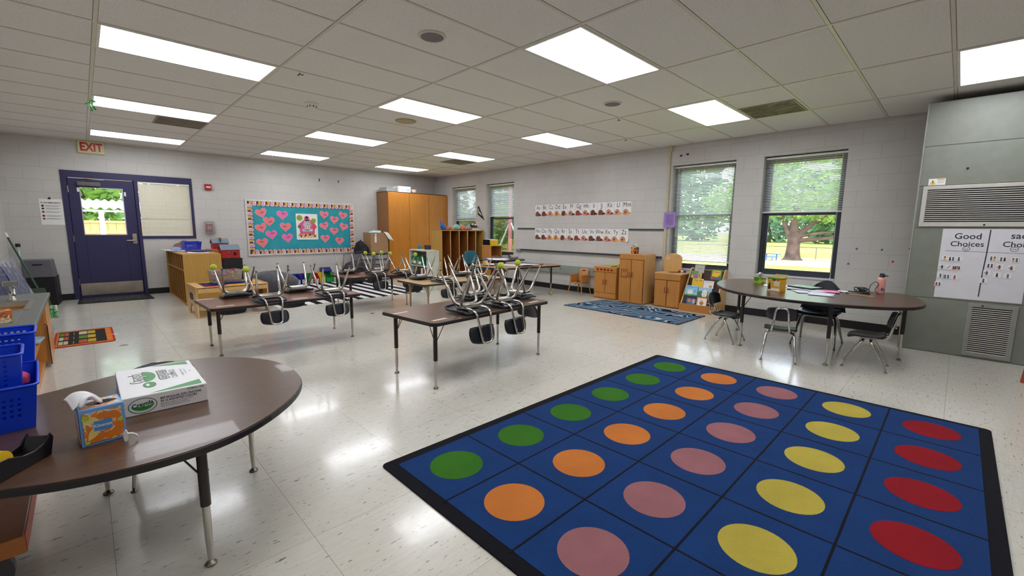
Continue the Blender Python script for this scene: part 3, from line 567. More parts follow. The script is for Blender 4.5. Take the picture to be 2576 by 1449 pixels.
# ---------------------------------------------------------------- school chairs
M_shell=mat('navy_shell','10131f',.32,var=.08,bump=.12,bscale=220); M_glide=mat('glide','8a8378',.3,.9); M_ball=mat('tennis_felt','b9c92c',.9,var=.1,scale=60,bump=.4,bscale=300,sheen=.3)
def chair_proto(k=1.,shell=M_shell,name='school_chair',sh=.32):
    """small chair: front towards +y, seat height sh"""
    t=thing(name,'proto','chair'); sw,sd=.145*k,.145*k
    # dished seat with rolled edge
    def seat(u,v):
        a=(u-.5)*2;c=(v-.5)*2; e=max(abs(a),abs(c)); rr=1-.10*(abs(a)*abs(c))**3
        z=sh-.010*(1-min(1,a*a+.6*c*c))-.016*max(0,c-.72)/.28*k*1.2+.012*max(0,-c-.6)/.4
        return (a*sw*rr,c*sd*rr+.01,z)
    b=B(); b.grid(seat,14,14); b.build('seat',shell,t,solid=.007)
    b=B(); prev=[]
    for i in range(25):
        q=2*PI*i/24; a,c=math.cos(q),math.sin(q); m=max(abs(a),abs(c)); a2,c2=a/m*.97,c/m*.97; p=seat((a2+1)/2,(c2+1)/2); prev.append((p[0],p[1],p[2]-.006))
    b.tube(prev[:-1],.006,6,closed=True); b.build('seat_rim',shell,t)
    def back(u,v):
        a=(u-.5)*2;c=(v-.5)*2; rr=1-.14*(abs(a)*abs(c))**2.2
        return (a*.135*k*rr,-.178*k-.03*c*.5*k+.035*(a*a)*k,sh+.168*k+c*.07*k*rr*(1-.10*a*a))
    b=B(); b.grid(back,12,8); b.build('backrest',shell,t,solid=.009)
    tr=.0098*k; pts=[(-.075*k,.06*k,sh-.022),(-.082*k,-.09*k,sh-.022),(-.078*k,-.135*k,sh-.012),(-.074*k,-.163*k,sh+.02*k),(-.062*k,-.178*k,sh+.10*k),(-.054*k,-.199*k,sh+.19*k),(-.040*k,-.206*k,sh+.222*k),(0,-.208*k,sh+.230*k)]
    pts=spline(pts+[(-a,b_,c) for a,b_,c in pts[-2::-1]],3,closed=False)
    b=B(); b.tube(pts,tr,8); b.mat(1)
    for sx in (-1,1):
        for c in (.10,.19): b.cyl((sx*(.062-.09*(c-.10))*k,(-.205-.08*(c-.1))*k,sh+c*k),(sx*(.062-.09*(c-.10))*k,(-.19-.08*(c-.1))*k,sh+c*k),.006,n=8)
    b.build('back_frame',[M_chrome,M_steel],t)
    b=B(); b.box(-.085*k,-.05*k,sh-.034,.085*k,.05*k,sh-.018); b.build('seat_bracket',M_steel,t,bevel=.003)
    for sx in (-1,1):
        for sy in (-1,1):
            zt=sh-.042*k
            p=[(0,sy*.026*k,zt),(sx*.07*k,sy*.028*k,zt),(sx*.105*k,sy*.032*k,zt-.010),(sx*.122*k,sy*.045*k,zt-.035*k),(sx*.128*k,sy*.07*k,zt-.08*k),(sx*.150*k,sy*.165*k,.018)]
            p=[p[0]]+spline(p[1:-1],3,closed=False)+[p[-1]]; m=Vector(p[-2]).lerp(Vector(p[-1]),.35); p.insert(-1,tuple(m)); p.insert(-1,tuple(m.lerp(Vector(p[-1]),.05)))
            r=[.0122*k]*(len(p)-2)+[.0100*k,.0075*k]
            lg=B().tube(p,r,8).build('leg',M_chrome,t); f=p[-1]
            B().lathe([(0,-.004),(.006,-.002),(.007,-.010),(.014,-.013),(.0135,-.018),(0,-.018)],(f[0],f[1],f[2]),10).build('glide',M_glide,lg)
            lg['_s']='%+d%+d'%(sx,sy)
    return t
def add_ball(ch,keys):
    for lg in ch.children:
        if lg.get('_s') in keys:
            sx,sy=int(lg['_s'][:2]),int(lg['_s'][2:]); B().sphere((sx*.150,sy*.165,.012),.033,14,10).build('tennis_ball',M_ball,lg,label='yellow-green tennis ball pushed on the leg end')
P0=chair_proto(); used=[False]
def get(proto,flag):
    if not flag[0]: flag[0]=True; return proto
    return copy_tree(proto)
# upturned: seat on the table top, back hanging over the edge; dr is the direction the back hangs to
def upturned(x,y,zt,dr,lab,grp,balls=(),k=1.):
    c=get(P0,used); a=math.radians(dr); dx,dy=math.cos(a),math.sin(a)
    c.scale=(k,k,k); c.location=(x+dx*.018,y+dy*.018,zt+.32*k+.0175*k); c.rotation_euler=(PI,0,math.atan2(-dx,dy)); c['label']=lab; c['group']=grp
    if balls: add_ball(c,balls)
    return c
def upright(x,y,face,lab,grp,k=1):
    c=get(P0,used); a=math.radians(face); c.scale=(k,k,k); c.location=(x,y,0); c.rotation_euler=(0,0,math.atan2(-math.cos(a),math.sin(a))); c['label']=lab; c['group']=grp; return c
Z1,Z2,Z3,Z4=.56,.53,.53,.53
g1='upturned chairs on the nearest rectangular table'
upturned(2.41,3.022,Z1,-85,'upturned chair nearest the camera, its back hanging over the near edge left of centre',g1,(),1.13)
upturned(2.86,3.06,Z1,-85,'upturned chair right of the nearest one, back hanging right of centre',g1,('-1+1',),1.12)
upturned(2.90,3.52,Z1,95,'upturned chair on the far side of the nearest table, behind its two front chairs',g1,(),1.12)
upturned(3.29,3.28,Z1,4,'upturned chair at the right end of the nearest rectangular table',g1,('-1-1',),1.1)
g2='upturned chairs on the left rectangular table'
upturned(1.33,4.99,Z2,-88,'upturned chair on the near side of the left table, backrest hanging left of centre',g2,('+1+1',))
upturned(1.98,5.0,Z2,-88,'upturned chair at the near right corner of the left table',g2)
upturned(1.14,5.46,Z2,92,'upturned chair at the far left of the left table with a tennis ball foot',g2,('-1-1',))
upturned(1.78,5.46,Z2,92,'upturned chair at the far right of the left table',g2)
g3='upturned chairs on the table before the striped rug'
upturned(3.36,6.605,Z3,-90,'upturned chair on the near side of the table before the striped rug',g3)
upturned(3.78,6.52,Z3,-75,'upturned chair at the near right corner of the table before the striped rug',g3,('-1-1',))
upturned(3.13,7.085,Z3,92,'upturned chair at the far left of the table before the striped rug',g3)
upturned(3.64,7.04,Z3,88,'upturned chair with tennis balls on all its feet, behind the table before the striped rug',g3,('+1+1','+1-1','-1+1','-1-1'))
g4='upturned chairs on the pale topped table'
upturned(3.68,5.21,Z4,-90,'upturned chair on the near side of the pale topped table, left of centre',g4)
upturned(4.32,5.185,Z4,-88,'upturned chair at the near right of the pale topped table',g4)
upturned(3.60,5.635,Z4,92,'upturned chair at the far left of the pale topped table',g4)
upturned(4.38,5.63,Z4,90,'upturned chair at the far right of the pale topped table',g4)
g5='small chairs around the kidney table'
upright(5.41,1.86,-94,'small upright chair at the left end of the kidney table, facing right',g5)
upright(5.035,1.195,14,'small upright chair in front of the kidney table, back towards the camera',g5)
upright(5.37,.53,93,'small upright chair at the right end of the kidney table, facing left',g5)
upright(.225,2.865,-93,'small chair tucked under the far side of the foreground table','chairs at the foreground table',.975)
# large shell chair behind the kidney table
P0=chair_proto(1.4,M_shell,'teacher_chair',.39)
P0.location=(6.06,1.06,0); P0.rotation_euler=(0,0,math.atan2(1,0)); tag(P0,'large black shell chair standing in the notch behind the kidney table','chair')
for ch in list(P0.children):
    if ch.name.startswith(('backrest','rivet','back_frame')): bpy.data.objects.remove(ch)
def sh(u,v):
    a=(u-.5)*2; w=.225-.075*v; rr=1-.25*max(0,(v-.72)/.28)**2*abs(a)**1.0
    return (a*w*rr,-.19-.075*v+.05*a*a,.375+.345*v*(1-.22*a*a*max(0,(v-.4)/.6)))
B().grid(sh,16,14).build('backrest',M_shell,P0,solid=.01)
pc=bpy.data.objects['backrest']
# teal chair at the teacher's table
P1=chair_proto(1.35,mat('teal_shell','1d6170',.35,bump=.1,bscale=200),'teacher_chair',.43); P1.location=(6.22,7.46,0); P1.rotation_euler=(0,0,PI); tag(P1,'teal shell chair behind the paper-covered half-round table','chair')
for ch in list(P1.children):
    if ch.name.startswith(('backrest','rivet')): bpy.data.objects.remove(ch)
B().grid(lambda u,v:((u-.5)*.40*(1-.12*(abs(u-.5)*2)**3*abs(v-.5)*2),-.22-.06*v+.05*(2*u-1)**2,.50+.30*v-.04*(2*u-1)**4*v),14,10).build('backrest',MATS['teal_shell'],P1,solid=.01)
# ---------------------------------------------------------------- tables
def laminate(name,c1,c2):
    if name in MATS: return MATS[name]
    N=NT(name); f=N.noise(N.mapv(N.pos(),scale=(6,40,6)),2.,5.,.65,.8); N.set(col=N.ramp(f,[(.3,c1),(.7,c2)]),rough=.28,coat=.1,nor=N.bump(N.noise(N.pos(),300.,2.),.04,.002)); MATS[name]=N.m; return N.m
M_wal=laminate('walnut_laminate','47301f','5f4432'); M_wal2=laminate('walnut_laminate_red','65412f','7c5139'); M_oakl=laminate('oak_laminate','b89a68','cbae7c'); M_oak2=laminate('oak_laminate_b','9a6b3c','b07f4c')
M_edge=mat('edge_black','1a1618',.35,var=.08); M_edgeb=mat('edge_brown','3a2a22',.35); M_tan=mat('tan_enamel','9f8464',.4); M_brn=mat('leg_darkbrown','201817',.35)
def table(name,lab,poly,zt,legs,mtop,medge,mleg=M_brn,mlow=M_chrome,thick=.03,upper=.6,cat='table',braces=True,balls=False,inward=None,group=None):
    cx=sum(p[0] for p in poly)/len(poly); cy=sum(p[1] for p in poly)/len(poly)
    t=thing(name,lab,cat,(cx,cy,0),group=group)
    B().prism([(cx+(x-cx)*.994,cy+(y-cy)*.994) for x,y in poly],zt-.006,zt,'z').build('tabletop',mtop,t,True)
    B().prism(poly,zt-thick,zt-.0035,'z').build('edge_band',medge,t,True,bevel=.004)
    for (x,y) in legs:
        zu=zt-thick; zm=zu*(1-upper); dx,dy=cx-x,cy-y; L=math.hypot(dx,dy); dx,dy=dx/L,dy/L; sp=.03
        fx,fy=x-dx*sp*0,y-dy*sp*0
        lg=B().cyl((x,y,zu),(fx,fy,zm),.0175,n=16).build('leg',mleg,t,True)
        lo=B().tube([(fx,fy,zm+.02),(fx,fy,zm*.45),(fx,fy,.02)],[.0135,.013,.009],12).build('leg_insert',mlow,lg,True)
        B().lathe([(0,.022),(.010,.02),(.011,.012),(.02,.008),(.021,.003),(.016,0),(0,0)],(fx,fy,0),14).build('glide',M_glide,lo,True)
        if balls: B().sphere((fx,fy,.033),.033,14,10).build('tennis_ball',M_ball,lo,True,label='yellow-green tennis ball on the leg end')
        if braces:
            b=B(); 
            for ax,ay in ((dx,0),(0,dy)):
                s=math.copysign(1,ax or ay); v=Vector((s if ax else 0,s if ay else 0,0))
                p=Vector((x,y,zu)); b.tube([p+v*.105,p+v*.085+Vector((0,0,-.012)),p+v*.017+Vector((0,0,-.13))],.0035,6)
            b.build('brace',mleg,lg,True)
    return t
def rotrect(cx,cy,w,d,ang,r=.05):
    a=math.radians(ang); return [(cx+x*math.cos(a)-y*math.sin(a),cy+x*math.sin(a)+y*math.cos(a)) for x,y in rrect(-w/2,-d/2,w/2,d/2,r)]
def rl(cx,cy,w,d,ang,ix,iy):
    a=math.radians(ang); return [(cx+x*math.cos(a)-y*math.sin(a),cy+x*math.sin(a)+y*math.cos(a)) for x in (-w/2+ix,w/2-ix) for y in (-d/2+iy,d/2-iy)]
table('classroom_table','dark walnut rectangular table nearest the camera with black edge and upturned chairs',rotrect(2.62,3.23,1.524,.75,4.7),Z1,[(1.955,2.87),(1.92,3.43),(3.295,2.96),(3.26,3.55)],M_wal,M_edge,upper=.56)
table('classroom_table','reddish walnut rectangular table at the left with four upturned chairs',rotrect(1.53,5.215,1.50,.762,1.5),Z2,[(.895,5.09),(.905,5.61),(2.21,4.975),(2.225,5.54)],M_wal2,M_edge,upper=.55)
table('classroom_table','walnut table before the striped rug, third in the row towards the wardrobe',rotrect(3.40,6.83,1.13,.76,-5),Z3,[(2.91,6.56),(2.93,7.1),(3.86,6.5),(3.92,7.1)],M_wal2,M_edge,upper=.6)
table('classroom_table','pale oak-topped table with tan legs and dark edge',rotrect(4.02,5.41,1.50,.75,-1.5,.04),Z4,[(3.40,5.62),(3.38,5.12),(4.66,5.14),(4.66,5.62)],M_oakl,M_edgeb,M_tan,M_tan,upper=.3)
kid=spline([(6.10,.235),(5.62,.16),(5.25,.27),(5.03,.60),(4.95,1.0),(5.02,1.42),(5.27,1.82),(5.75,2.12),(6.25,2.23),(6.62,2.12),(6.70,1.85),(6.50,1.60),(6.26,1.43),(6.15,1.20),(6.16,.92),(6.34,.72),(6.42,.48),(6.34,.32)],4)
table('kidney_table','dark kidney-shaped table by the windows covered with papers and boxes',kid,.63,[(5.11,.80),(5.27,1.64),(5.885,.315),(6.085,1.945)],M_wal,M_edge,upper=.55)
fg=spline([(.735,2.33),(.735,2.52),(.665,2.74),(.50,2.93),(.28,3.0),(.08,2.93),(-.12,2.83),(-.35,2.73),(-.62,2.62),(-.78,2.38),(-.74,2.10),(-.50,1.93),(-.26,1.85),(-.10,1.775),(.09,1.735),(.28,1.755),(.44,1.84),(.60,2.0),(.70,2.17)],4)
table('activity_table','large dark brown table with curved black edge in the left foreground',fg,.548,[(.245,1.90),(.545,2.52),(-.02,2.78),(-.45,2.655)],M_wal,M_edge,upper=.52)
tt=spline([(6.62,5.42),(6.78,5.60),(6.78,5.86),(6.55,6.12),(6.15,6.33),(5.75,6.62),(5.45,6.66),(5.25,6.45),(5.20,6.1),(5.22,5.78),(5.36,5.60),(5.8,5.54),(6.25,5.47)],3)
table('teacher_table','half-round oak-topped table covered with papers in front of the far wall',tt,.60,[(6.62,5.64),(6.2,6.2),(5.45,5.75),(5.4,6.4)],M_oak2,M_edge,M_brn,upper=.6,balls=True)
table('side_table','small black-edged table by the window holding a rolled catalogue',rotrect(6.52,6.98,.84,.66,3),.635,[(6.2,6.76),(6.84,6.78),(6.2,7.2),(6.84,7.22)],M_wal,M_edge,upper=.6)
# name strips taped to the tables
for x,y,z,a,lab in ((1.93,3.36,Z1,8,'far left corner of the nearest table'),(2.02,2.90,Z1,8,'near left corner of the nearest table'),(3.22,3.56,Z1,8,'far right corner of the nearest table'),(3.24,2.99,Z1,6,'near right corner of the nearest table'),(.93,4.92,Z2,3,'near left corner of the left table'),(1.62,4.93,Z2,3,'near edge of the left table between two chairs'),(2.17,4.96,Z2,3,'near right corner of the left table'),(.86,5.50,Z2,3,'far left corner of the left table'),(2.98,6.55,Z3,-5,'near edge of the table before the striped rug'),(6.35,5.62,.60,5,'right end of the half-round table')):
    b=B(Matrix.Translation((x,y,z))@Matrix.Rotation(math.radians(a),4,'Z')); b.box(-.075,-.018,0,.075,.018,.0012); o=b.build('name_strip',mat('strip_cream','dcc0a8',.4)); tag(o,'faded cream name strip taped at the '+lab,'name strip',group='name strips taped to the tables')
# ---------------------------------------------------------------- rugs and mats
def carpet(name,col,d=.12):
    if name in MATS: return MATS[name]
    N=NT(name); f=N.noise(N.pos(),260.,3.,.7); g=N.noise(N.pos(),5.,3.); c=lin(col)
    k=N.mix(.25,f,g); N.set(col=N.ramp(k,[(.3,tuple(x*.62 for x in c[:3])+(1,)),(.7,tuple(min(1,x*1.25) for x in c[:3])+(1,))]),rough=.95,sheen=.05,spec=.1,nor=N.bump(f,.7,.006)); MATS[name]=N.m; return N.m
t=thing('circle_rug','large royal blue rug with rows of coloured circles and a black border','rug',(2.61,.9,0))
RX0,RX1,RY0,RY1=1.060,4.19,-.275,2.096
T_=Matrix.Identity(4)
B().prism(rrect(RX0,RY0,RX1,RY1,.03),0,.009,'z').build('border',carpet('carpet_black','0e0d16'),t,True,bevel=.003)
B().prism(rrect(1.130,-.215,4.142,2.032,.01),.008,.0105,'z').build('field',carpet('carpet_blue','10386f'),t,True)
for j,(nm,c) in enumerate((('green','357018'),('orange','cc7833'),('mauve','9d676b'),('yellow','bfad47'),('red','93091a'))):
    for i in range(6):
        x,y=1.362+.505*i,1.811-.4515*j
        if j==4 and i<0: continue
        B().prism([(x+.146*math.cos(q*PI/18),y+.143*math.sin(q*PI/18)) for q in range(36)],.009,.0115,'z').build('circle',carpet('carpet_'+nm,c),t,True,label=nm+' circle')
b=B()
for i in range(1,6): b.box(1.112+.505*i-.005,-.217,.009,1.112+.505*i+.005,2.035,.0112)
for j in range(1,5): b.box(1.112,2.036-.4505*j-.005,.009,4.142,2.036-.4505*j+.005,.01125)
b.build('grid_lines',MATS['carpet_black'],t,True)
t=thing('striped_rug','black and white diagonally striped rug by the bulletin board wall','rug',(3.7,9.0,0))
# stripes run across; field clipped to the rug outline
N=NT('rug_stripes'); v=N.n('ShaderNodeSeparateXYZ',{0:N.pos()}); w_=N.math('FRACT',N.math('MULTIPLY_ADD',v.outputs[0],4.,-1.88))
N.set(col=N.ramp(w_,[(0,'14141c'),(.46,'14141c'),(.48,'d6d4d2'),(.98,'d6d4d2'),(1,'14141c')]),rough=.95,spec=.1,nor=N.bump(N.noise(N.pos(),200.,2.),.4,.004)); M_str=N.m
B().prism([(2.14,7.50),(4.98,7.60),(4.98,9.93),(4.66,9.93),(4.66,10.29),(2.14,10.29)],0,.008,'z').build('pile',M_str,t,True)
t=thing('swirl_rug','small rug with swirling dark blue, teal and white bands in front of the play kitchen','rug',(6.28,3.63,0))
N=NT('rug_swirl'); P=N.pos(); d=N.noise(P,1.3,2.); v=N.n('ShaderNodeSeparateXYZ',{0:P}); s_=N.math('ADD',N.math('ADD',N.math('MULTIPLY',v.outputs[0],2.1),N.math('MULTIPLY',v.outputs[1],.9)),N.math('MULTIPLY',d,4.5)); fr=N.math('FRACT',N.math('MULTIPLY',s_,1.25))
k=N.ramp(fr,[(0,'0d1726'),(.16,'0d1726'),(.2,'b8b4bb'),(.27,'8fa0b4'),(.33,'24506f'),(.52,'173a5c'),(.56,'cdd2d8'),(.62,'5d7f9c'),(.72,'103048'),(.9,'6c93ae'),(1,'0d1726')])
N.set(col=k,rough=.95,spec=.1,nor=N.bump(N.noise(P,220.,2.),.4,.004)); 
B().hexa([(5.79,2.61,0),(6.70,2.61,0),(6.86,4.50,0),(5.83,4.66,0),(5.79,2.61,.008),(6.70,2.61,.008),(6.86,4.50,.008),(5.83,4.66,.008)]).build('pile',N.m,t,True)
b=B()
for p,q in (((5.79,2.61),(5.83,4.66)),((5.79,2.61),(6.70,2.61)),((6.7,2.61),(6.86,4.5)),((6.86,4.5),(5.83,4.66))): b.tube([(p[0],p[1],.005),(q[0],q[1],.005)],.006,6)
b.build('binding',mat('binding_dark','121a26',.9),t,True)
t=thing('road_mat','small orange bordered play mat with black roads near the counter','rug',(-.08,7.03,0))
B().prism(rrect(-.335,6.55,.165,7.50,.05),0,.006,'z').build('border',carpet('mat_red','b5341f'),t,True)
B().prism(rrect(-.315,6.58,.145,7.47,.04),.006,.0072,'z').build('edge_band',carpet('mat_orange','dc7a2a'),t,True)
B().box(-.30,6.63,.007,.095,7.43,.0084).build('roadway',carpet('mat_road','25241f'),t,True)
b=B(); r=random.Random(2)
for i,(x0,x1) in enumerate(((-.295,-.215),(-.135,.01))):
    for k in range(3):
        for q in range(2): a=x0+(x1-x0)*q/2; b.mat(r.choice((0,1,2,3,4))).box(a,6.66+k*.26,.0083,a+(x1-x0)/2-.005,6.84+k*.26,.0094)
for k in range(3): b.mat(4).box(-.179,6.66+k*.27,.0083,-.174,6.80+k*.27,.0094)
b.build('street_blocks',[carpet('mat_cream','cfc8a0'),carpet('mat_green','5d8a34'),carpet('mat_brick','c05538'),carpet('mat_tan','b99a6b'),carpet('mat_yellow','c7a63c')],t,True)
t=thing('door_mat','black rubber door mat on the threshold of the navy door','door mat',(.32,10.3,0)); B().hexa([(-.16,10.03,0),(.82,9.98,0),(.80,10.68,0),(-.14,10.68,0),(-.16,10.03,.011),(.82,9.98,.011),(.80,10.68,.011),(-.14,10.68,.011)]).build('base',mat('mat_rubber','15141a',.6,bump=.5,bscale=50),t,True)
b=B(); r=random.Random(5)
for i in range(11):
    for j in range(5): 
        if r.random()<.8: b.box(-.10+i*.078,10.10+j*.105,.010,-.10+i*.078+.055,10.10+j*.105+.05,.0135)
b.build('ribs',mat('rib_rubber','2a2930',.4),t,True)
for i,(x,y,c,l) in enumerate(((.165,6.95,'e6e0d8','white paper scrap on the floor beside the road mat'),(.21,6.25,'b98a72','brown leaf-like scrap on the floor below the road mat'),(3.05,6.15,'6a4a3a','small brown scrap on the floor under the walnut table by the striped rug'))):
    tag(B().add([(x-.035,y-.01,.002),(x+.02,y-.018,.004),(x+.045,y+.01,.002),(x-.01,y+.015,.009)],[(0,1,2,3)]).build('paper_scrap',mat('scrap%d'%i,c,.8),solid=.0015),l,'scrap')
# ---------------------------------------------------------------- woods
W_play=wood('maple_play','ae722f','c48640',.35); W_playx=wood('maple_play_x','ae722f','c48640',.35,axis=0); W_light=wood('birch_light','c99c5e','d9ae70',.4); W_cub=wood('cubby_pine','a87434','bf8a42',.45); W_side=wood('cubby_side','b48a3e','c49a4c',.45)
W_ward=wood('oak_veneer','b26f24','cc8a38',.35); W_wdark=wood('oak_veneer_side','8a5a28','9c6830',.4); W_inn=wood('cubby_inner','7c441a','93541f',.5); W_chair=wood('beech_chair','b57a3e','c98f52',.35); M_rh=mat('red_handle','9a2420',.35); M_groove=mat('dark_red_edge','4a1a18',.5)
def handle_x(b,x,y,z0,z1,d=-.022,r=.006): b.tube([(x,y,z0),(x+d,y,z0+.008),(x+d,y,z1-.008),(x,y,z1)],r,8)
# toy stove
t=thing('toy_stove','wooden play stove with five red knobs beside the tall play refrigerator','play stove',(7.16,4.62,0))
B().box(7.0,4.375,.01,7.33,4.865,.60).build('cabinet',W_play,t,True,bevel=.006)
B().box(6.985,4.37,.505,7.0,4.87,.60).build('control_panel',W_playx,t,True,bevel=.003)
for i in range(5):
    y=4.785-.078*i; B().cyl((6.985,y,.552),(6.968,y,.552),.020,.017).box(6.955,y-.004,.536,6.968,y+.004,.568).build('knob',M_rh,t,True)
for a,c,hy in ((4.64,4.855,4.655),(4.385,4.60,4.585)) if 0 else ((4.625,4.86,4.65),(4.38,4.615,4.59)):
    d=B().box(6.988,a,.115,7.0,c,.495).build('door',W_play,t,True,bevel=.002); b=B(); handle_x(b,6.988,hy,.27,.36); b.build('handle',M_rh,d,True)
B().box(6.990,4.38,.012,7.0,4.86,.105).build('toe_panel',W_play,t,True,bevel=.002); B().box(7.0,4.37,.598,7.33,4.87,.606).build('cooktop',W_light,t,True)
t=thing('toy_pan','lime green toy pan on top of the play stove','toy pan',(7.15,4.50,.606)); B().lathe([(0,.005),(.07,.005),(.085,.03),(.082,.03),(.07,.01),(0,.01)],(7.15,4.52,.606),20).build('pan',mat('lime','a6cf1f',.35),t,True); B().box(7.12,4.55,.622,7.14,4.70,.632).build('handle',MATS['lime'],t,True,bevel=.003)
tag(B().box(7.08,4.385,.607,7.2,4.425,.66).build('toy_box',W_light,bevel=.003),'small cream wooden block box on the play stove beside the lime pan','toy box')
# toy refrigerator
t=thing('toy_refrigerator','tall wooden play refrigerator with red-edged doors and a tissue box on top','play refrigerator',(7.1,4.0,0))
B().box(6.90,3.775,.01,7.30,4.26,.875).build('cabinet',W_light,t,True,bevel=.006)
B().box(6.893,3.78,.785,6.90,4.255,.872).build('header',W_play,t,True); 
b=B(); b.box(6.893,3.78,.778,6.899,4.255,.784).box(6.893,3.775,.02,6.899,3.781,.78).box(6.893,4.014,.02,6.899,4.021,.78); b.build('red_edging',M_groove,t,True)
for i,(a,c,hy) in enumerate(((4.022,4.255,4.045),(3.783,4.012,3.99))):
    d=B().box(6.888,a,.02,6.90,c,.776).build('door',W_play,t,True,bevel=.002); b=B(); handle_x(b,6.888,hy,.47,.56); b.build('handle',M_rh,d,True)
    if i==0:
        b=B(); y0,y1_,z0,z1=4.085,4.215,.455,.605; e=.006
        b.box(6.884,y0,z0,6.888,y1_,z0+e).box(6.884,y0,z1-e,6.888,y1_,z1).box(6.884,y0,z0,6.888,y0+e,z1).box(6.884,y1_-e,z0,6.888,y1_,z1).box(6.884,y0+.02,z0+.03,6.888,y1_-.02,z0+.034); b.build('dispenser_outline',M_groove,d,True)
        B().box(6.881,4.125,.555,6.888,4.135,.585).box(6.881,4.165,.555,6.888,4.175,.585).build('dispenser_lever',M_rh,d,True)
def tissue_box(x,y,z,w,d,h,rz,lab,m,edge,face=None,tis=True,tag_=None):
    t=thing('tissue_box',lab,'tissue box',(x,y,z),rz)
    B().box(-w/2,-d/2,0,w/2,d/2,h).build('carton',m,t,bevel=.002)
    b=B(); b.mat(0).add([(w*.30*math.cos(q*PI/10),d*.24*math.sin(q*PI/10),h+.0006) for q in range(20)],[tuple(range(20))]); b.build('opening',M_blk,t)
    if tis:
        def fn(u,v):
            a=u*2*PI; r=(.012+.05*v**1.2)*(1+.25*math.sin(3*a+2*v))*w/.115; return (r*math.cos(a)*1.1-.035*v*w/.115,r*math.sin(a)*.55,h+.003+.055*v*(1+.25*math.sin(2*a+1))*(1.15-.35*v)*w/.115)
        B().grid(fn,26,8).build('tissue',mat('tissue','f1f1f3',.8,bump=.2,bscale=30),t,solid=.0008)
    return t
def pattern(name,cols,scale,dist=1.5):
    N=NT(name); v=N.n('ShaderNodeTexVoronoi',{'Vector':N.mapv(N.obj()),'Scale':scale,'Randomness':1.}); q=N.n('ShaderNodeSeparateColor',{0:v.outputs['Color']}).outputs[0]; n=len(cols)
    f=N.noise(N.obj(),scale*.7,2.,.5,dist); k=N.mix(.5,q,f)
    N.set(col=N.ramp(k,[(.25+.5*i/n,c) for i,c in enumerate(cols)],'CONSTANT'),rough=.45); return N.m
tissue_box(7.08,4.07,.876,.10,.10,.115,0,'dark orange-and-black patterned tissue box on top of the play refrigerator',pattern('leaf_print',['1f1713','c8461f','e0b53a','2a1712','d1762a'],22),None)
# toy sink
t=thing('toy_sink','wooden play sink cabinet with a tall rounded back panel','play sink',(7.15,3.37,0))
B().box(6.975,3.155,.01,7.31,3.60,.565).build('cabinet',W_play,t,True,bevel=.005); B().box(6.965,3.13,.565,7.32,3.61,.59).build('counter',W_light,t,True,bevel=.004)
B().box(6.966,3.15,.47,6.976,3.60,.563).build('apron',W_play,t,True,bevel=.002); B().box(6.966,3.375,.03,6.9755,3.381,.465).box(6.966,3.15,.464,6.9755,3.6,.469).build('red_edging',M_groove,t,True)
for a,c,hy in ((3.384,3.595,3.405),(3.155,3.372,3.35)):
    d=B().box(6.964,a,.03,6.975,c,.46).build('door',W_play,t,True,bevel=.002); b=B(); handle_x(b,6.964,hy,.25,.34); b.build('handle',M_rh,d,True)
B().lathe([(.095,.003),(.10,.0),(.10,-.02)],(7.12,3.33,.592),24).build('basin_rim',W_wdark,t,True); B().disc((7.12,3.33,.5915),.095,X,Y,24).build('basin',W_inn,t,True)
bp=[(3.28,.59),(3.60,.59)]+[(3.60-.02*(1-math.cos(q*PI/12)) if 0 else 3.44+.16*math.cos(q*PI/12),.83+.075*math.sin(q*PI/12)) for q in range(13)]
B().prism([(a,c) for a,c in bp],7.27,7.285,'x').build('back_panel',W_light,t,True,bevel=.002)
B().disc((7.268,3.53,.83),.035,NY,Z,20).build('clock_dial',mat('dial_cream','e2c9a0',.5),t,True); B().box(7.265,3.525,.83,7.268,3.535,.85).box(7.265,3.37,.845,7.27,3.38,.855).box(7.265,3.34,.845,7.27,3.35,.855).box(7.265,3.53,.826,7.268,3.545,.834).build('dial_marks',mat('mark_orange','c9682a',.5),t,True)
for y,c,l in ((3.26,'b0182a','red'),(3.21,'e9dca0','cream'),(3.165,'1c2b86','blue')): tag(B().sphere((7.15,y,.615),.024,12,8,(1,1,.9)).build('toy_fruit',mat('toy_'+l,c,.35)),'small %s toy food piece on the play sink counter'%l,'toy food')
# book display rack
t=thing('book_display','wooden book display rack with dark tiers under the covered window','book rack',(7.15,2.83,0))
for y in (3.09,2.55): B().prism([(6.89,.0),(7.34,0),(7.34,.68),(7.26,.68),(6.93,.12),(6.89,.12)],y,y+.02,'y').build('side_panel',W_light,t,True,bevel=.003)
B().box(6.885,2.56,.0,6.90,3.10,.125).build('front_board',W_playx,t,True,bevel=.003); B().text('',.02,(0,0,0),X,Y) if 0 else None
M_tier=mat('tier_brown','3b2219',.6)
for i in range(4):
    x=6.93+i*.09; z=.05+i*.135; B().hexa([(x,2.572,z),(x,3.088,z),(x+.012,3.088,z),(x+.012,2.572,z),(x+.055,2.572,z+.20),(x+.055,3.088,z+.20),(x+.067,3.088,z+.20),(x+.067,2.572,z+.20)]).box(x-.035,2.572,z,x+.012,3.088,z+.012).box(x-.04,2.572,z,x-.034,3.088,z+.035).build('tier',M_tier,t,True)
B().box(7.28,2.572,.60,7.30,3.088,.665).build('top_board',W_playx,t,True)
b=B(); b.text('BOOKS',.018,(6.8845,2.80,.065),NY,Z); b.build('stamp',W_wdark,t,True)
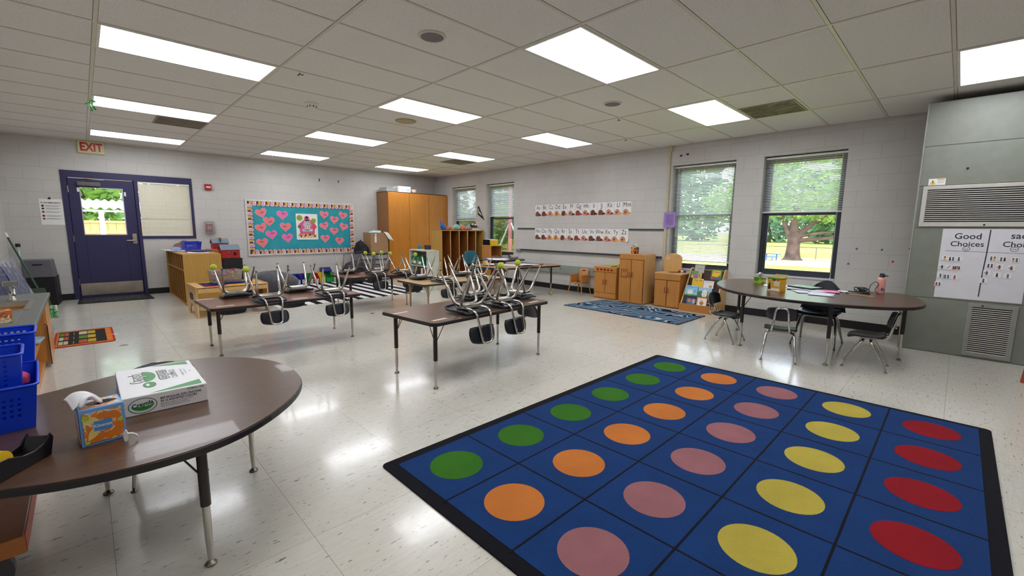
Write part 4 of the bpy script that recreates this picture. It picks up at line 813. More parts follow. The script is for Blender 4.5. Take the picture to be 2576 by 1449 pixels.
def book(y0,y1,x,z,h,lab,cols,deco,title=None):
    """picture book leaning on the rack; local plane spanned by y and the slope"""
    t=thing('picture_book',lab,'book',(x,(y0+y1)/2,z)); s=Vector((.27,0,.963)); o=Vector((x,y1,z)); n=Vector((-.963,0,.27)); w=y1-y0
    def P(a,c,d=0): return o+Vector((0,-a*w,0))+s*(c*h)+n*d
    B().hexa([P(0,0,0),P(1,0,0),P(1,0,.010),P(0,0,.010),P(0,1,0),P(1,1,0),P(1,1,.010),P(0,1,.010)]).build('pages',M_paper,t,True)
    B().hexa([P(-.01,-.0,.010),P(1.01,0,.010),P(1.01,0,.012),P(-.01,0,.012),P(-.01,1.01,.010),P(1.01,1.01,.010),P(1.01,1.01,.012),P(-.01,1.01,.012)]).build('cover',mat('cover_'+cols[0],cols[0],.35),t,True)
    b=B(); ms=[mat('print_'+c,c,.4) for c in cols[1:]]
    for k,d in enumerate(deco):
        kind,ci=d[0],d[1]; b.mat(ci); e=.0126+k*.0003
        if kind=='r': _,_,a0,c0,a1,c1=d; b.add([P(a0,c0,e),P(a1,c0,e),P(a1,c1,e),P(a0,c1,e)],[(0,1,2,3)])
        if kind=='o': _,_,a,c,ra,rc=d; b.add([P(a+ra*math.cos(q*PI/8),c+rc*math.sin(q*PI/8),e) for q in range(16)],[tuple(range(16))])
        if kind=='t': _,_,a,c,tx,sz=d; b.text(tx,sz,P(a,c,e+.001),NY,s,bold=.015)
    if deco: b.build('cover_print',ms,t,True)
    return t
book(2.88,3.04,7.235,.60,.145,'grey framed card standing on the top board of the book rack',['8f8c82','b5b3aa','55534c'],[('r',0,.06,.1,.94,.9),('t',1,.5,.55,'welcome',.022)])
book(2.59,2.755,7.19,.50,.185,'yellow book with a green border at the top right of the rack',['1f7a3c','e9bf1d','2b2430','c4342f','2d67b0'],[('r',0,.1,.35,.88,.92),('t',1,.5,.78,'Kindergarten',.020),('o',2,.25,.25,.14,.14),('o',3,.6,.2,.2,.1),('o',2,.8,.4,.08,.1)])
book(2.97,3.078,7.186,.47,.17,'green and purple picture book at the top left of the rack',['4a9a3a','a95aa8','e8c84a','5a3a7a'],[('r',0,.1,.3,.95,.65),('o',1,.25,.45,.16,.14),('r',2,0,0,1,.12)])
book(2.90,2.962,7.19,.50,.12,'small tan spotted book beside the green and purple one',['c2a868','8a7440'],[('o',0,.4,.5,.2,.2)])
book(2.84,3.015,7.096,.335,.19,'yellow picture book with dark red title lettering on the rack',['e8bf1a','a02a20','231d22','c83a30'],[('t',0,.33,.85,'Pete',.032),('t',1,.75,.85,'Cat',.032),('t',0,.5,.68,'the',.018),('o',1,.72,.08,.16,.10),('o',2,.18,.12,.10,.09)])
book(2.67,2.83,7.096,.335,.165,'white picture book with a yellow duck on the rack',['e8e4e2','d9a92a','7d6a62','c6a0a0'],[('o',0,.72,.45,.16,.14),('o',1,.4,.2,.14,.12),('r',2,.1,.85,.9,.9)])
book(2.885,3.08,7.008,.205,.205,'light blue picture book with a white dog and duck on the rack',['8fd0ee','1e5a9a','f0eee8','4f9a3a','26364a'],[('r',2,0,0,1,.3),('o',1,.42,.5,.24,.18),('o',1,.38,.12,.16,.1),('t',0,.5,.9,'How Rocket Learned',.021),('t',0,.82,.68,'to',.024),('t',0,.8,.55,'Read',.024),('o',3,.4,.13,.04,.03)])
book(2.665,2.87,7.008,.205,.19,'green and blue picture book with a white egg-shaped face on the rack',['9cc4dc','2f7a34','ece9e2','24262c'],[('r',0,0,0,1,.55),('o',0,.2,.55,.2,.15),('o',0,.85,.55,.2,.14),('o',1,.5,.5,.21,.36),('o',2,.43,.55,.025,.03),('o',2,.6,.52,.025,.03),('o',2,.5,.32,.04,.03)])
book(2.87,3.01,6.919,.065,.15,'blue and gold picture book on the lowest tier of the rack',['3a5f9a','c8892a','a9b0c8','2a78c0'],[('o',0,.3,.75,.22,.2),('o',1,.8,.7,.2,.25),('o',2,.55,.35,.25,.2),('o',0,.2,.25,.12,.12)])
book(2.69,2.85,6.919,.065,.185,'white book with an orange border and brown bird on the lowest tier',['dd7d2c','eeeae4','a8812a','2d2a2c','b05a4a'],[('r',0,.1,.08,.95,.9),('o',1,.5,.5,.2,.16),('t',3,.5,.74,'Pigeon',.02),('r',2,.35,.22,.6,.26),('r',2,.5,.24,.54,.4)])
# toy high chair
t=thing('toy_high_chair','small wooden doll high chair with arms beside the play stove','toy chair',(7.12,5.3,0))
for (xf,yf,xt,yt,h) in ((6.975,5.485,7.02,5.44,.33),(6.99,5.15,7.02,5.20,.33),(7.28,5.46,7.25,5.42,.33),(7.29,5.15,7.25,5.20,.33)): B().tube([(xf,yf,0),(xt,yt,h)],[.012,.016],4).build('leg',W_chair,t,True)
B().box(7.02,5.19,.225,7.26,5.45,.243).build('seat',W_chair,t,True,bevel=.004)
B().hexa([(7.235,5.215,.24),(7.235,5.425,.24),(7.253,5.425,.24),(7.253,5.215,.24),(7.285,5.205,.51),(7.285,5.435,.51),(7.303,5.435,.51),(7.303,5.205,.51)]).build('backrest',W_chair,t,True,bevel=.014)
B().box(7.272,5.285,.455,7.283,5.355,.478).build('hand_slot',M_blk,t,True,bevel=.006)
for y in (5.175,5.445): B().box(7.0,y,.24,7.27,y+.016,.385).build('arm_panel',W_chair,t,True,bevel=.004); 
for y in (5.17,5.44): B().box(6.995,y,.383,7.27,y+.028,.395).build('arm_rest',W_chair,t,True,bevel=.003)
B().tube([(7.24,5.42,.26),(7.12,5.36,.255),(7.05,5.32,.25),(7.12,5.27,.255),(7.24,5.22,.26)],.006,6).tube([(7.05,5.32,.25),(7.03,5.33,.21),(7.04,5.34,.19)],.006,6).build('strap',M_blk,t,True)
# ---------------------------------------------------------------- things on the kidney table
zt=.63
tissue_box(6.20,1.755,zt,.115,.13,.085,.35,'green leaf-patterned tissue box at the left end of the kidney table',pattern('green_print',['3f8a24','8cc23a','d9a33a','5fae2c','c2452a'],26),None)
t=thing('crayon_carton','yellow and green open crayon carton on the kidney table','crayon box',(5.55,1.395,zt),-.35)
B().box(-.05,-.075,0,.05,.075,.155).build('carton',mat('crayon_yellow','e0a81a',.4),t,bevel=.001)
B().box(-.0512,-.07,.008,-.0502,.07,.035).mat(1).box(-.0512,-.065,.06,-.0502,-.005,.115).mat(2).box(-.0512,-.02,.12,-.0502,.02,.138).mat(3).disc((-.0514,-.045,.129),.011,Y,Z,12).mat(4).disc((-.0514,.04,.10),.018,Y,Z,14,.011).mat(5).poly([(.10,.02),(.14,.02),(.12,.13)],(-.0513,-.07,0),Y,Z).build('front_print',[M_paper,mat('print_cream','d9d3c0',.5),M_ink,M_red,mat('print_greyblue','8d9bb5',.5),mat('print_black','1a1a16',.5)],t)
B().box(-.0515,-.075,.135,.0515,.075,.15).build('green_band',mat('crayon_green','2f8a2c',.4),t)
b=B(); b.hexa([(.05,-.075,.155),(.05,.075,.155),(.052,.075,.155),(.052,-.075,.155),(.085,-.075,.185),(.085,.075,.185),(.087,.075,.185),(.087,-.075,.185)]).hexa([(-.05,-.075,.155),(-.05,.075,.155),(-.052,.075,.155),(-.052,-.075,.155),(-.03,-.07,.172),(-.03,.07,.172),(-.032,.07,.172),(-.032,-.07,.172)]); b.build('flap',mat('flap_olive','8a7a2c',.5),t)
t=thing('tablet','closed black tablet in a case on papers in the middle of the kidney table','tablet',(6.01,1.22,zt+.016),-.42); B().prism(rrect(-.10,-.15,.10,.15,.015),0,.012,'z').build('case',M_blk,t,bevel=.003); B().prism(rrect(-.095,-.145,.095,.145,.012),.012,.016,'z').build('cover',mat('tablet_teal','5d7f8a',.2),t)
def sheets(L):
    for x,y,z,w,h,a,c,lab in L:
        r=random.Random(int(x*100+y*10)); p=[r.uniform(0,.006) for _ in range(4)]
        b=B(Matrix.Translation((x,y,z))@Matrix.Rotation(a,4,'Z')); b.grid(lambda u,v:((u-.5)*w,(v-.5)*h,.0008+(p[0]*(1-u)+p[1]*u)*(v*v)+p[2]*(u-.5)**2*2),6,6)
        tag(b.build('paper_sheet',mat('sheet_'+c,c,.6,var=.02),solid=.0008),lab,'paper',group='loose paper sheets')
sheets([(6.05,1.56,zt,.18,.20,.3,'e9ebee','white sheet under the green tissue box side of the kidney table'),(6.12,1.36,zt+.001,.22,.26,1.1,'dfe4ea','bluish sheet left of the tablet'),(5.95,1.24,zt+.008,.24,.28,.2,'e6e6ea','white sheet in front of the tablet'),(5.72,1.15,zt+.001,.28,.22,.5,'cfd8e4','pale blue sheet at the near edge of the kidney table'),(5.62,.98,zt+.003,.28,.22,.1,'dcdde8','white sheet at the near edge, under the pink paper'),(5.92,.97,zt+.006,.22,.20,.2,'f07fae','pink paper in the middle of the kidney table'),(5.84,1.08,zt+.009,.22,.16,.5,'d9d6e0','wrinkled white sheet left of the pink paper'),(6.10,.80,zt+.001,.13,.22,.15,'ebeaf2','white sheet right of the tablet')])
t=thing('cable_bundle','tangled black cable with a loop standing up on the kidney table','cable',(6.2,.70,zt)); r=random.Random(9); pts=[]
for i in range(60):
    q=i*.55; rad=.035+.02*math.sin(i*.37); pts.append((6.21+rad*math.cos(q)*1.1,.715+rad*math.sin(q)*1.3,zt+.006+.022*(1+math.sin(i*.9))))
pts+=[(6.2,.66,zt+.03),(6.2,.64,zt+.09),(6.2,.60,zt+.13),(6.2,.575,zt+.10),(6.2,.60,zt+.04),(6.17,.57,zt+.006),(6.13,.55,zt+.005)]
B().tube(spline(pts,2,closed=False),.0035,6).build('cable',M_blk,t,True); B().box(6.19,.69,zt+.001,6.24,.74,zt+.028).build('adapter',M_blk,t,True,bevel=.005)
t=thing('marker_pen','white and black marker pen on the kidney table','pen',(5.98,.84,zt)); B().tube([(6.02,.90,zt+.013),(5.95,.82,zt+.010)],.006,8).build('barrel',M_white,t,True); B().cyl((5.95,.82,zt+.010),(5.925,.79,zt+.009),.0065).build('cap',M_blk,t,True)
tag(B(Matrix.Translation((5.88,.68,zt))@Matrix.Rotation(1.25,4,'Z')).box(-.12,-.014,.001,.12,.014,.004).build('wooden_ruler',W_light),'pale wooden ruler near the right of the kidney table','ruler')
tag(B(Matrix.Translation((6.07,.72,zt))@Matrix.Rotation(1.35,4,'Z')).box(-.10,-.012,.001,.10,.012,.016).build('notebook',M_blk),'thin black notebook edge beside the cable on the kidney table','notebook')
t=thing('water_bottle','pink metal water bottle with a black lid at the right end of the kidney table','water bottle',(6.24,.555,zt)); B().lathe([(0,0),(.036,0),(.038,.004),(.038,.155),(.036,.168),(.024,.178),(.024,.186)],(6.24,.555,zt),28).build('body',mat('bottle_pink','eba79c',.3,bump=.15,bscale=400),t,True)
l=B().lathe([(.026,.182),(.027,.205),(.018,.210),(.018,.218),(0,.218)],(6.24,.555,zt),20).build('lid',M_blk,t,True); B().tube([(6.235,.56,zt+.212),(6.20,.53,zt+.205),(6.19,.50,zt+.196)],[.008,.007,.005],8).box(6.222,.54,zt+.195,6.25,.575,zt+.222).build('spout',M_blk,l,True)
B().grid(lambda u,v:(6.24+.0386*math.cos(3.25+u*.9),.555+.0386*math.sin(3.25+u*.9),zt+.035+v*.04*(1-.6*abs(u-.5))),8,3).build('sticker',pattern('sticker_print',['6a4a86','b08a5a','4f6a8a','d8a0a0'],60),t,True)
# ---------------------------------------------------------------- pine cubby by the door
t=thing('pine_cubby','battered pine cubby unit with two rows of narrow slots right of the navy door','cubby',(1.37,9.68,0)); x0,x1,y0,y1,h=1.115,1.64,8.70,10.66,.84
b=B(); b.box(x0,y0,h-.02,x1,y1,h).box(x0,y0,.0,x1,y1,.03).box(x1-.015,y0,.03,x1,y1,h-.02).box(x0,y0+.018,.565,x1-.015,y1-.018,.583); b.build('carcass',W_cub,t,True,bevel=.002)
W_shade=wood('cubby_slot_shade','744718','8c5c24',.5)  # darker pine puts the shade inside the slots into the wood colour
B().box(x1-.02,y0+.018,.03,x1-.0151,y1-.018,h-.02).build('back_panel',W_shade,t,True)
B().box(x0,y0-.002,0,x1,y0+.018,h-.001).build('end_panel',W_side,t,True,bevel=.002); B().box(x0,y1-.018,.03,x1-.015,y1,h-.02).build('end_panel',W_cub,t,True)
N_=10
b=B()
for i in range(1,N_): y=y0+.018+(y1-y0-.036)*i/N_; b.box(x0,y-.007,.03,x0+.0035,y+.007,.565).box(x0,y-.007,.583,x0+.0035,y+.007,h-.02)
b.build('divider_edges',W_side,t,True)  # pale edge strips set against the slot shade painted on the dividers
for i in range(1,N_): y=y0+.018+(y1-y0-.036)*i/N_; B().box(x0+.004,y-.006,.03,x1-.015,y+.006,.565).box(x0+.004,y-.006,.583,x1-.015,y+.006,h-.02).build('divider',W_shade,t,True)
sheets([(1.28,10.3,h,.45,.5,.2,'e8eaee','large white sheet hanging over the left edge on the pine cubby'),(1.30,9.85,h+.008,.40,.45,.5,'dfe3ea','white sheet under the blue basket on the pine cubby'),(1.42,9.3,h+.0,.30,.42,-.1,'e5e5ea','white sheet at the near end of the pine cubby top')])
def heap(nm,cat,lab,c,rx,ry,h,m,seed,rough=.35,grp=None):
    b=B(); S_=Vector((seed*3.1,seed*1.7,0))
    def fn(u,v):
        a=u*2*PI; r=math.sin(min(1,v*1.02)*PI/2)**.8; z=(1-v)**.6; n=noise.noise(Vector((math.cos(a)*1.6,math.sin(a)*1.6,v*2.2))+S_)*rough
        return (c[0]+rx*r*math.cos(a)*(1+n*.6),c[1]+ry*r*math.sin(a)*(1+n*.6),c[2]+max(0,h*z*(1+n)))
    b.grid(fn,28,12); return tag(b.build(nm,m),lab,cat,grp)
heap('cloth_heap','cloth','dusty rose crumpled cloth behind the blue basket on the pine cubby',(1.38,10.42,h+.012),.16,.17,.15,mat('cloth_rose','8e6a6c',.8,var=.2,scale=8),2)
heap('cloth_heap','cloth','pale blue crumpled cloth left of the blue basket on the pine cubby',(1.205,10.02,h+.018),.075,.2,.05,mat('cloth_blue','93a9d2',.8,var=.2,scale=8),5)
tag(B(Matrix.Translation((1.45,9.45,h+.012))@Matrix.Rotation(.3,4,'Z')).box(-.12,-.2,0,.12,.2,.022).build('folder',mat('folder_purple','3a3560',.4),bevel=.003),'dark purple folder lying on the pine cubby','folder')
# perforated basket
M_bask=mat('basket_blue','1038b8',.35,var=.05); 
def basket(nm,lab,cx,cy,z,w,d,h,m,rz=0,taper=.86,cell=.018,rows=(.30,.85),holes=2):
    t=thing(nm,lab,'basket',(cx,cy,z),rz); b=B()
    for k in range(4):
        L=(w,d,w,d)[k]; O=(d,w,d,w)[k]; n=max(6,int(L/cell)); mrow=max(5,int(h/cell)); ca,sa=[(1,0),(0,1),(-1,0),(0,-1)][k]
        def fn(u,v,L=L,O=O,ca=ca,sa=sa): s=taper+(1-taper)*v; a=(u-.5)*L*s; c=-O/2*s; return (a*ca-c*sa,a*sa+c*ca,h*v)
        b.grid(fn,n*2,mrow*2,False,skip=lambda i,j,n=n,mrow=mrow:(i%2==1 and j%2==1 and 2<i<n*2-3 and rows[0]<j/(mrow*2)<rows[1]))
    s=taper; b.add([(-w/2*s,-d/2*s,0),(w/2*s,-d/2*s,0),(w/2*s,d/2*s,0),(-w/2*s,d/2*s,0)],[(0,1,2,3)]); b.build('body',m,t,solid=.0022)
    b=B(); b.tube([(a,c,h) for a,c in rrect(-w/2-.003,-d/2-.003,w/2+.003,d/2+.003,.02,3)],.0055,6,closed=True,flat=1.); b.build('rim',m,t); return t
basket('plastic_basket','small blue perforated basket of red and white pieces on the pine cubby',1.42,9.95,h+.016,.26,.42,.15,M_bask,0)
b=B(); r=random.Random(8)
for i in range(60): a,c,z=r.uniform(-.09,.09),r.uniform(-.17,.17),r.uniform(.01,.075); b.mat(i%3); b.add([Vector((1.42+a,9.95+c,h+.02+z))+Vector(v)*.018 for v in ((-1,-.6,0),(1,-.5,.3),(.8,.9,0),(-.7,.6,.4),(0,0,1.1))],[(0,1,4),(1,2,4),(2,3,4),(3,0,4),(0,3,2,1)])
tag(b.build('counting_pieces',[M_red,M_paper,mat('piece_pink','d85a78',.4)]),'jumble of red, pink and white pieces inside the small blue basket','pieces',kind='stuff')
# black cabinet and red barns
tag(B().box(1.80,9.45,.0,2.12,10.4,.705).build('black_cabinet',mat('cab_black','0b0a0e',.5),bevel=.004),'plain black cabinet behind the pine cubby carrying a red toy barn','cabinet')
def barn(x,y,z,w,d,h,rh,lab,window=True):
    t=thing('toy_barn',lab,'toy barn',(x,y,z)); m=mat('barn_red','b3161c',.4); B().box(-w/2,-d/2,0,w/2,d/2,h).prism([(-d/2,h),(d/2,h),(0,h+rh)],-w/2,w/2,'x').build('walls',m,t,bevel=.002)
    e=.012; B().hexa([(-w/2-e,-d/2-e,h-.006),(w/2+e,-d/2-e,h-.006),(w/2+e,0,h+rh),(-w/2-e,0,h+rh),(-w/2-e,-d/2-e,h+.004),(w/2+e,-d/2-e,h+.004),(w/2+e,0,h+rh+.012),(-w/2-e,0,h+rh+.012)]).hexa([(-w/2-e,0,h+rh),(w/2+e,0,h+rh),(w/2+e,d/2+e,h-.006),(-w/2-e,d/2+e,h-.006),(-w/2-e,0,h+rh+.012),(w/2+e,0,h+rh+.012),(w/2+e,d/2+e,h+.004),(-w/2-e,d/2+e,h+.004)]).build('roof',mat('barn_roof','6f7f8b',.5),t)
    if window:
        B().disc((w*.22,-d/2-.001,h*.55),.024,X,Z,16).box(w*.22-.024,-d/2-.0015,h*.32,w*.22+.024,-d/2-.0005,h*.55).build('window_hole',M_blk,t)
        b=B()
        for z0 in (h*.15,h*.62):
            for q in (0,.017): b.box(-w*.17+q,-d/2-.003,z0,-w*.17+q+.013,-d/2,z0+.026)
        b.build('shutter',mat('barn_grey','7d6a6c',.5),t)
    return t
barn(1.945,9.60,.707,.29,.26,.155,.085,'larger red toy barn with grey roof on the black cabinet')
tag(B().box(1.66,9.80,.707,2.02,10.10,.865).build('wooden_crate',W_chair,bevel=.004),'wooden crate between the red toy barns, behind the larger one','crate')
t=barn(1.86,9.92,.868,.25,.22,.11,.075,'smaller red toy barn with split roof and wooden handle, higher up behind the larger barn',False)
B().box(-.003,-.12,0,.003,.12,.195).build('split_gap',M_blk,t); B().tube([(-.05,0,.185),(-.04,0,.215),(.04,0,.215),(.05,0,.185)],.013,8).build('handle',W_light,t); B().box(-.126,-.03,.03,-.1255,.0,.10).build('door_slot',M_blk,t)
# ---------------------------------------------------------------- building brick table
t=thing('brick_table','low birch play table with red, yellow and blue building plates beside the pine cubby','play table',(1.54,7.78,0)); x0,x1,y0,y1,h=1.06,1.98,7.39,8.17,.43
B().box(x0+.02,y0,h-.075,x1-.02,y0+.018,h).box(x0+.02,y1-.018,h-.075,x1-.02,y1,h).box(x0+.02,y0+.018,h-.03,x1-.02,y1-.018,h-.018).build('apron_frame',W_light,t,True,bevel=.003)
B().box(x0+.02,y0,h-.012,x1-.02,y0+.085,h).box(x0+.02,y1-.085,h-.012,x1-.02,y1,h).box(x0+.02,y0+.085,h-.012,x0+.12,y1-.085,h).box(x1-.12,y0+.085,h-.012,x1-.02,y1-.085,h).build('top_frame',W_light,t,True)
for X0 in (x0,x1-.02):
    o=[(y0-.0,0),(y0+.10,0)]+[(y0+.39-.21*math.cos(q*PI/10)*1.0,.17*math.sin(q*PI/10)) for q in range(11)]+[(y1-.10,0),(y1,0),(y1-.02,h+.012),(y0+.02,h+.012)]
    n=len(o); A=(y0+.20,.24); 
    e=B().prism(o,X0,X0+.02,'x').build('end_panel',W_light,t,True,bevel=.003)
    B().prism(rrect(y0+.25,.23,y1-.25,.33,.03),X0-.0012,X0+.0212,'x').build('hand_hole',M_blk,e,True)
B().box(x0+.02,y0+.02,.14,x1-.02,y1-.02,.155).build('shelf',W_light,t,True)
B().box(x0+.02,y0+.002,.245,x1-.02,y0+.016,.30).build('storage_rail',W_chair,t,True) if 0 else None
z=h-.010
for (a,c,a2,c2,k) in ((x0+.12,y0+.085,1.48,7.66,'c41420'),(x0+.12,7.66,1.48,y1-.085,'1b2266'),(1.48,y0+.085,x1-.12,7.72,'e3b21c'),(1.48,7.72,x1-.12,y1-.085,'1b2a80')):
    b=B(); b.box(a,c,z-.01,a2,c2,z)
    for i in range(int((a2-a)/.032)):
        for j in range(int((c2-c)/.032)): b.cyl((a+.016+i*.032,c+.016+j*.032,z),(a+.016+i*.032,c+.016+j*.032,z+.005),.009,n=6)
    b.build('brick_plate',mat('plate_'+k,k,.35),t,True,label={'c41420':'red plate','1b2266':'navy plate','e3b21c':'yellow plate','1b2a80':'blue plate'}[k])
t=thing('clear_tub','clear plastic tub of colourful bricks standing on the play table','tub',(1.55,7.98,h)); M_cl=clear('clear_plastic',refl=.3,body=.12,bodycol='e8e8f0')
bx0,bx1,by0,by1,bh=1.33,1.75,7.86,8.12,.185
B().add([(bx0+.02,by0+.02,h+.002),(bx1-.02,by0+.02,h+.002),(bx1-.02,by1-.02,h+.002),(bx0+.02,by1-.02,h+.002),(bx0,by0,h+bh),(bx1,by0,h+bh),(bx1,by1,h+bh),(bx0,by1,h+bh)],[(0,1,2,3),(0,1,5,4),(1,2,6,5),(2,3,7,6),(3,0,4,7)]).build('walls',M_cl,t,True,solid=.002); B().tube([(a,c,h+bh) for a,c in rrect(bx0-.005,by0-.005,bx1+.005,by1+.005,.03,3)],.006,6,closed=True).build('rim',M_cl,t,True)
b=B(); r=random.Random(3)
for i in range(330):
    a=r.uniform(bx0+.045,bx1-.045);c=r.uniform(by0+.045,by1-.045);zz=h+.024+r.random()*(.155+.02*math.sin(a*20)); L=r.choice((.016,.03)); T=Matrix.Translation((a,c,zz))@Matrix.Rotation(r.uniform(0,3),4,Vector((r.random(),r.random(),r.random())).normalized()); b.T=T; b.mat(r.choice((0,1,2,3,4,0,2))); b.box(-L/2,-.008,-.009,L/2,.008,.009)
b.T=None
tag(b.build('toy_bricks',[mat('bk_red','c81e24',.35),mat('bk_blue','1f3fa8',.35),mat('bk_green','1f8a3c',.35),mat('bk_yel','e8a81e',.35),mat('bk_navy','22307a',.35)]),'pile of red, blue, green and yellow toy bricks filling the clear tub','toy bricks',kind='stuff')
# bean bag
b=B(); 
def bag(u,v):
    a=u*2*PI; t_=v*PI; n=noise.noise(Vector((math.cos(a)*1.3,math.sin(a)*1.3,v*3)))*.12+noise.noise(Vector((math.cos(a)*4,math.sin(a)*4,v*8)))*.04; rr=math.sin(t_)**.75*(1+n)
    return (2.60+.42*rr*math.cos(a)*1.05,9.35+.40*rr*math.sin(a),max(.012,.20+.23*math.cos(t_)*(1+n*.8)))
tag(B().grid(bag,40,20).build('bean_bag',mat('beanbag_grey','45464c',.85,var=.1,bump=.25,bscale=14,sheen=.2)),'dark grey slumped bean bag between the brick table and the lettered bins','bean bag')
# lettered bins
cols=[('red','c01d28'),('blue','26338f'),('purple','4a2f8c'),('green','23893a'),('red','b81f2a'),('yellow','e5c31c'),('green','239a42')]
let=['A','B','C','D','E','F','']; pos=[3.17,3.31,3.45,3.59,3.72,3.86,4.00]
for i,((cn,c),x) in enumerate(zip(cols,pos)):
    L=let[i]; w=.128 if i<6 else .165; lab='%s open-front bin%s under the bulletin board'%(cn,' with a round letter %s label'%L if L and i else (' half hidden behind the bean bag' if i==0 else ' at the right end of the row'))
    t=thing('book_bin',lab,'bin',(x+w/2,10.44,.008),group='lettered storage bins'); m=mat('bin_'+c,c,.35); y0,y1=10.32,10.58
    b=B(); e=.004
    for X0 in (x,x+w-e): b.prism([(y0,0.008),(y1,.008),(y1,.23),(y0+.13,.23),(y0,.12)],X0,X0+e,'x')
    b.box(x,y0,.008,x+w,y0+e,.12).box(x,y1-e,.008,x+w,y1,.23).box(x,y0,.008,x+w,y1,.012); b.build('body',m,t,True)
    if L:
        B().box(x+.018,y0-.002,.022,x+w-.018,y0,.108).build('label_card',M_paper,t,True); b=B(); b.mat(0).disc((x+w/2,y0-.003,.065),.037,X,Z,20); b.mat(1).disc((x+w/2,y0-.0035,.065),.027,X,Z,20).mat(0).text(L,.045,(x+w/2,y0-.0045,.065),X,Z,bold=.02); b.build('letter',[M_ink,M_paper],t,True)
t=thing('book_bin','small green bin with a round letter G label beside the black table leg','bin',(4.24,10.44,.008),group='lettered storage bins')
b=B(); b.box(4.17,10.32,.008,4.30,10.324,.12).box(4.17,10.576,.008,4.30,10.58,.21).box(4.17,10.324,.008,4.174,10.576,.16).box(4.296,10.324,.008,4.30,10.576,.16).box(4.174,10.324,.008,4.296,10.576,.012); b.build('body',MATS['bin_239a42'],t,True); B().box(4.185,10.317,.02,4.285,10.319,.11).build('label_card',M_paper,t,True); B().mat(0).disc((4.235,10.316,.065),.038,X,Z,20).mat(1).disc((4.235,10.3155,.065),.028,X,Z,20).mat(0).text('G',.045,(4.235,10.3145,.065),X,Z,bold=.02).build('letter',[M_ink,M_paper],t,True)
t=thing('book_bin','navy blue bin stacked on top behind the green bins','bin',(4.08,10.62,.235)); B().prism([(10.46,.236),(10.65,.236),(10.65,.335),(10.58,.345),(10.46,.27)],3.98,4.20,'x').build('body',mat('bin_navy','1c2470',.35),t,True,bevel=.004)
# black bag heap, drawer cart, carton, coat
t=thing('backpack','black and grey backpack slumped on the floor before the drawer cart','bag',(4.5,9.75,0)); M_nyl=mat('nylon_black','1d1d21',.6,bump=.3,bscale=20)
B().grid(lambda u,v:(4.46+.28*math.sin(v*PI)**.6*math.cos(u*2*PI),9.78+.2*math.sin(v*PI)**.6*math.sin(u*2*PI),max(.01,.24+.26*math.cos(v*PI)*(1+.25*noise.noise(Vector((u*6,v*4,0)))))),28,14).build('bag',M_nyl,t,True)
B().tube([(4.25,9.62,.30),(4.35,9.58,.48),(4.55,9.58,.52),(4.7,9.6,.42),(4.66,9.58,.25)],.018,8).tube([(4.30,9.6,.38),(4.5,9.56,.40),(4.72,9.6,.35)],.012,8).build('strap',mat('nylon_grey','4a4a50',.6),t,True)
t=thing('drawer_cart','clear plastic drawer cart stuffed with papers beside the wardrobe','drawer cart',(5.05,10.2,0))
B().box(4.68,9.95,.0,4.70,10.45,.66).box(5.42,9.95,0,5.44,10.45,.66).box(5.05,9.95,0,5.07,10.45,.66).box(4.70,10.43,0,5.42,10.45,.66).box(4.68,9.95,.66,5.44,10.45,.675).box(4.70,9.95,0,5.42,10.43,.012).build('frame',mat('cart_grey','77757c',.4),t,True)
for i in range(2):
    for k in range(5): X0=4.71+i*.365; z0=.03+k*.125; d=B().box(X0,9.945,z0,X0+.33,9.955,z0+.11).box(X0,9.955,z0,X0+.33,10.42,z0+.005).build('drawer',M_cl,t,True); B().box(X0+.01,9.97,z0+.01,X0+.31,10.40,z0+.05+.02*((i+k)%3)).build('contents',mat('cont%d'%((i*5+k)%4),('e4e2e4','c8c2ca','b04848','8d90a0')[(i*5+k)%4],.6,var=.3,scale=30),d,True)
t=thing('cardboard_box','tall brown cardboard carton with open top on the drawer cart','cardboard box',(5.2,10.2,.675)); M_card=mat('cardboard','a5805e',.7,var=.05); x0,x1,y0,y1,z0,z1=4.98,5.44,9.98,10.38,.676,1.175
B().box(x0,y0,z0,x1,y0+.005,z1).box(x0,y1-.005,z0,x1,y1,z1).box(x0,y0+.005,z0,x0+.005,y1-.005,z1).box(x1-.005,y0+.005,z0,x1,y1-.005,z1).box(x0,y0,z0,x1,y1,z0+.005).box(x0+.005,y0+.005,z1-.09,x1-.005,y1-.005,z1-.03).build('carton',M_card,t,True); B().box(x0+.1,y0-.001,z1-.24,x0+.15,y0,z1-.08).box(x0+.11,y0-.001,z1-.07,x0+.15,y0,z1-.03).build('shipping_label',M_paper,t,True)
b=B(); b.grid(lambda u,v:(5.30+u*.12+.10*v*v+.05*v,9.97-.02*v,1.20-.20*v*v-.02*u),4,8); tag(b.build('paper_strip',M_paper,solid=.001),'white paper strip curling out of the cardboard carton','paper')
heap('tissue_paper','paper','pale teal tissue paper crumpled in the top of the cardboard carton',(5.16,10.14,1.148),.16,.10,.07,mat('teal_tissue','a8d4d0',.8),7)
tag(B().box(5.24,10.26,1.155,5.40,10.36,1.225).build('white_box',M_white,bevel=.003),'small white box peeking out of the cardboard carton','box')
heap('black_coat','coat','black coat heaped left of the cardboard carton, on the drawer cart',(4.82,10.2,.677),.15,.22,.30,mat('coat_black','0c0b0e',.8,bump=.3,bscale=25),11,.3)
tag(B(Matrix.Translation((4.60,9.97,.68))@Matrix.Rotation(-.1,4,'Y')).box(-.06,-.10,0,.20,-.0,.05).build('dark_case',mat('case_dark','1c1a20',.5),bevel=.01),'flat dark case leaning left of the black coat','case')
